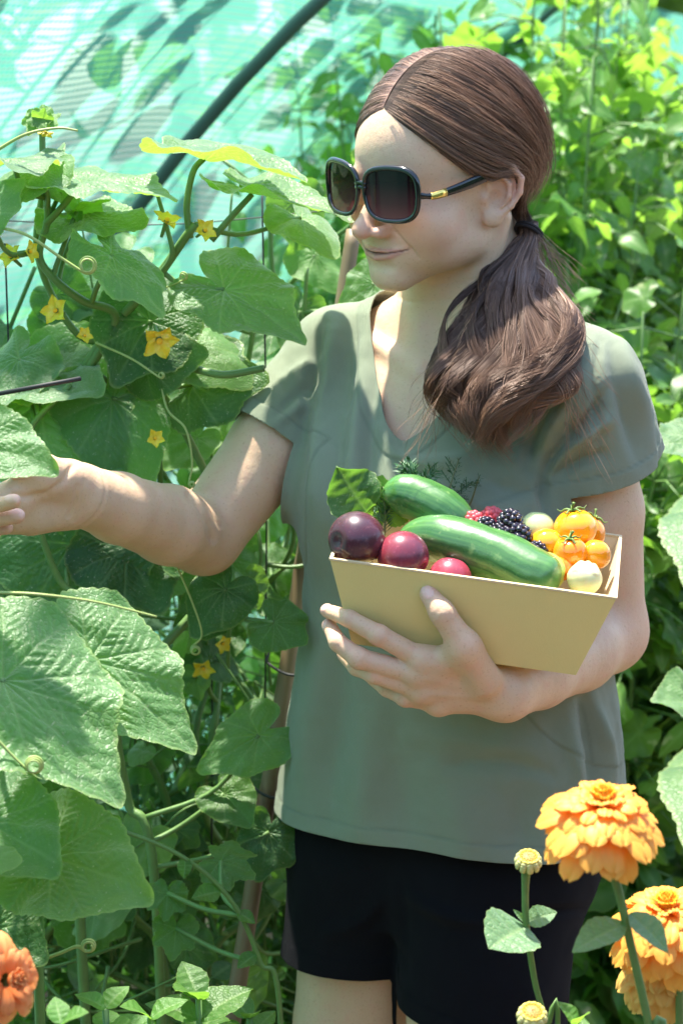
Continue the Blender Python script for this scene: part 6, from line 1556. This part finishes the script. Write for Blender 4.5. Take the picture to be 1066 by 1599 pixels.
def zinnia(c, n, r, gx, label, seed, mats, stem=None, leaves=(), rows=ROWS, group='orange zinnias'):
    rng = np.random.default_rng(seed); c = np.asarray(c, float); root = empty('zinnia', gx, label, 'flower', group); n = np.asarray(n, float) / np.linalg.norm(n); R_ = np.array(frame_of(np.cross(n, [.2, .9, .3]), n))
    M = MB(); T_, RB = [], []; petals(M, (T_, RB), R_, c, rows, r, rng); mesh_obj('petals', np.concatenate(M.v), M.f, mats[0], root, attrs={'t': T_, 'rib': RB})
    M = MB(); T_, RB = [], []
    petals(M, (T_, RB), R_, c, [(14, .15, .10, .12, .42, 70), (10, .14, .09, .05, .46, 78)], r, rng)
    v, f = fruit_mesh(lambda T, F: np.ones_like(T), 18, 12); k0 = len(T_)
    M.add((v * np.array([.15, .15, .14]) + (0, 0, .40)) * r @ R_.T + c, f)
    for q in range(60):
        a = rng.uniform(0, 6.28); rr = math.sqrt(rng.uniform(0, 1)) * .13; M.add((v * np.array([.016, .016, .05]) + (math.cos(a) * rr, math.sin(a) * rr, .49 + .05 * (1 - rr * 7))) * r @ R_.T + c, f)
    tot = sum(len(x) for x in M.v); T2 = np.concatenate([T_, np.full(tot - len(T_), .3)]); mesh_obj('centre', np.concatenate(M.v), M.f, mats[1], root, attrs={'t': T2, 'rib': np.zeros(tot)})
    M = MB()
    for q in range(26):      # scaly green cup under the petals
        a = q * 2.4; k = q / 26; M.add((v * np.array([.07, .03, .09]) @ np.array(Matrix.Rotation(-a, 3, 'Z')) + (math.cos(a + 1.57) * (.10 + .12 * k), math.sin(a + 1.57) * (.10 + .12 * k), -.18 + .18 * k)) * r @ R_.T + c, f)
    M.build('cup', STEM, root)
    sp = spline([np.asarray(q, float) for q in (stem or [])] + [c - n * r * .35, c - n * r * .1], 40); M = MB(); M.tube(sp, np.interp(np.linspace(0, 1, 40), [0, .85, 1], [.0032, .0036, .0062]), 10); M.build('stem', STEM, root)
    for b, t, nn, m, xs in leaves: leaf_obj(b, np.asarray(t) - b, nn, np.linalg.norm(np.asarray(t) - b), m, root, 'oval', 3 + seed % 3, 'leaf', res=(34, 150), xs=xs, droop=.15, wave=.02, fold=.12)
    return root
def bud(c, n, r, gx, label, stem, leaves=(), seed=0):
    rng = np.random.default_rng(seed); c = np.asarray(c, float); n = np.asarray(n, float) / np.linalg.norm(n); R_ = np.array(frame_of(np.cross(n, [.2, .9, .3]), n)); root = empty('zinnia_bud', gx, label, 'flower bud', 'zinnia buds')
    v, f = fruit_mesh(lambda T, F: np.ones_like(T), 14, 9); A = MB(); B = MB(); D = MB()
    A.add((v * np.array([.86, .86, .72]) + (0, 0, .0)) * r @ R_.T + c, f)
    for row in range(5):
        cnt = 9 + row; th = 1.9 - row * .24
        for k in range(cnt):
            a = 2 * math.pi * (k + .5 * (row % 2)) / cnt; p = np.array([math.sin(th) * math.cos(a) * .90, math.sin(th) * math.sin(a) * .90, math.cos(th) * .74])
            (B if row < 4 else D).add((v * np.array([.24, .13, .20]) @ np.array(Matrix.Rotation(-(a + 1.57), 3, 'Z')) + p) * r @ R_.T + c, f)
    for k in range(46):
        a = k * 2.4; rr = math.sqrt(k / 46) * .62; D.add((v * np.array([.075, .075, .16]) + (math.cos(a) * rr, math.sin(a) * rr, .62 - .25 * rr)) * r @ R_.T + c, f)
    A.build('bud', simple_mat('bud_green', (.22, .30, .07), .6), root); B.build('scales', simple_mat('bud_scale', (.62, .58, .22), .6, .3, 300, .3, 400), root)
    zz = np.concatenate(D.v); k = np.linalg.norm((zz - c) - ((zz - c) @ n)[:, None] * n, axis=1) / r
    t = NT('bud_florets'); col = t.ramp(t.attr('t'), [(.34, (.85, .12, .03)), (.50, (.86, .34, .04)), (.68, (.72, .56, .10)), (1, (.55, .55, .14))]); b = t.n('BsdfPrincipled', Roughness=.6); t.set(b, 'Base Color', col)
    mesh_obj('florets', zz, D.f, t.done(b), root, attrs={'t': k})
    sp = spline([np.asarray(q, float) for q in stem] + [c - n * r * .6], 40); M = MB(); M.tube(sp, np.interp(np.linspace(0, 1, 40), [0, .8, 1], [.0021, .0030, .0052]), 10); M.build('stem', STEM, root)
    for b, t, nn, m, xs in leaves: leaf_obj(b, np.asarray(t) - b, nn, np.linalg.norm(np.asarray(t) - b), m, root, 'oval', 4, 'leaf', res=(34, 150), xs=xs, droop=.1, wave=.02, fold=.18)
    return root
def build_zinnias():
    O = petal_mat('orange_petal', (.95, .50, .08), (.86, .22, .01), (.94, .38, .03)); OC = petal_mat('orange_centre', (.92, .56, .02), (.84, .28, .01), (.90, .46, .01))
    Yp = petal_mat('apricot_petal', (.86, .55, .14), (.76, .36, .05), (.84, .50, .09)); D = petal_mat('deep_orange_petal', (.92, .40, .14), (.72, .16, .02), (.88, .32, .08))
    ZL = leaf_mat('zinnia_leaf', (.075, .17, .065), (.10, .21, .085), (.12, .24, .07), trans=.3, net=.5, grey=.3)
    g = lambda px, Y: P(px, 1590, Y) * np.array([1, 1, 0])
    Y = -.62
    zinnia(P(938, 1276, Y), (.02, -.30, .95), .0485, g(1060, Y), 'largest orange zinnia, nearest to the camera at the lower right in front of the hip', 3, (O, OC), [g(1060, Y), P(1040, 1760, Y), P(1012, 1600, Y), P(985, 1480, Y), P(962, 1380, Y)],
           [(P(975, 1442, Y), P(893, 1476, Y - .02), (0, -.4, 1), ZL, .9), (P(982, 1426, Y), P(1047, 1480, Y - .02), (.1, -.4, 1), ZL, .9)])
    zinnia(P(1040, 1440, -.50), (-.08, -.30, .95), .050, g(1075, -.5), 'orange zinnia partly cut off by the right edge, behind the stem of the largest one', 5, (O, OC), [g(1075, -.5), P(1060, 1620, -.5)])
    zinnia(P(1032, 1515, -.47), (.05, -.35, .9), .0495, g(1050, -.45), 'yellow apricot zinnia lowest at the right, its petals hanging down', 8, (Yp, OC), [g(1050, -.45), P(1048, 1640, -.46)], rows=[(18, .80, .34, .20, .0, -58), (18, .78, .34, .18, .12, -40), (16, .70, .32, .16, .22, -20), (15, .6, .3, .14, .3, 0), (12, .45, .25, .1, .38, 20)])
    zinnia(P(2, 1530, -.66), (.75, -.62, .25), .042, g(-60, -.66), 'deep orange zinnia half outside the lower left corner', 13, (D, D), [g(-60, -.66), P(-50, 1640, -.66)], rows=[(9, .82, .50, .18, .0, 5), (9, .72, .46, .16, .08, 16), (7, .5, .36, .12, .15, 30)])
    bud(P(824, 1346, -.50), (.03, -.38, .92), .0112, g(850, -.5), 'closed zinnia bud on a tall two leaved stem, before the black shorts', [g(850, -.5), P(870, 1700, -.5), P(852, 1600, -.5), P(836, 1540, -.5), P(826, 1480, -.5), P(820, 1430, -.5), P(820, 1370, -.5)],
        [(P(820, 1446, -.50), P(766, 1474, -.54), (.15, -.50, .85), ZL, 1.45), (P(822, 1440, -.50), P(868, 1422, -.50), (.1, -.6, .8), ZL, 1.1), (P(820, 1440, -.5), P(802, 1420, -.5), (0, -.7, .6), ZL, .5)], 1)
    bud(P(830, 1588, -.58), (.03, -.45, .90), .0122, g(832, -.58), 'second zinnia bud just above the bottom edge', [g(832, -.58), P(832, 2300, -.58), P(832, 1950, -.58), P(832, 1760, -.58), P(831, 1660, -.58)], (), 2)
    # leafy zinnia seedlings without flowers
    def clump(px, py, Y, n, L, label, seed, mat, kinds='oval', up=.9):
        rng = np.random.default_rng(seed); c = P(px, py, Y); root = empty('leafy_plant', (c[0], c[1], 0), label, 'plant', 'young zinnia plants at the bottom edge'); M = MB(); M.tube(spline([(c[0], c[1], 0), c * (1, 1, .5) + (.01, 0, 0), c], 20), .003, 8); M.build('stem', STEM, root)
        for i in range(n):
            a = i * 2.4 + seed; z = -.02 * (i // 2); l = L * (.55 + .12 * (i // 2)) * rng.uniform(.85, 1.1); d = np.array([math.cos(a), math.sin(a) * .8, up * (1 - .16 * i)])
            leaf_obj(c + (0, 0, z), d, np.array([-d[0] * .6, -d[1] * .6 - .35, 1.0]), l, mat, root, kinds, 3 + i % 3, 'leaf', res=(30, 140), xs=rng.uniform(.9, 1.2), droop=.25, wave=.03, fold=.15)
    clump(310, 1560, -.30, 9, .085, 'young zinnia with broad upright leaves, bottom left of the legs', 2, SOFT)
    clump(235, 1590, -.36, 7, .060, 'small bright seedling left of the broad leaved one', 4, LIME); clump(165, 1575, -.42, 7, .050, 'bright green seedling beside the orange zinnia in the corner', 7, LIME)
    clump(900, 1600, -.52, 4, .040, 'bright green leaf shoots beside the second bud', 9, LIME, up=1.6); clump(95, 1600, -.60, 9, .055, 'frilly pale green seedling in the bottom left corner', 12, LIME)
    clump(390, 1590, -.2, 8, .060, 'dark leaved seedling between the stake and the legs', 15, SOFT)
    # bare diagonal stem crossing in front of the trellis
    p = Plant('weed', P(440, 1640, -.12) * np.array([1, 1, 0]), 'long thin bare stem arching from the middle left down to the bottom edge', 'plant')
    p.vine([p.root.location, P(440, 1640, -.12), P(405, 1500, -.12), P(360, 1405, -.12), P(280, 1335, -.12), P(160, 1285, -.12)], .0030, .0022, 60)
    for x, y, tx, ty in ((185, 1295, 170, 1272), (290, 1340, 287, 1372), (345, 1392, 300, 1400), (372, 1425, 398, 1440), (400, 1490, 370, 1510)): p.leaf(P(x, y, -.12), P(tx, ty, -.13), (0, -.7, .7), mat=SOFT, kind='oval', seed=2, petiole=None)
    p.leaf(P(345, 1345, -.05), P(398, 1362, -.07), (0, -.6, .8), mat=SOFT, kind='grape', seed=1, petiole='auto'); p.leaf(P(262, 1395, -.05), P(258, 1440, -.07), (0, -.8, .5), mat=SOFT, kind='grape', seed=4, petiole='auto'); p.leaf(P(275, 1450, -.05), P(268, 1500, -.07), (0, -.8, .5), mat=SOFT, kind='grape', seed=2, petiole='auto')
    p.done()
if want('zinnias'):
    build_zinnias()
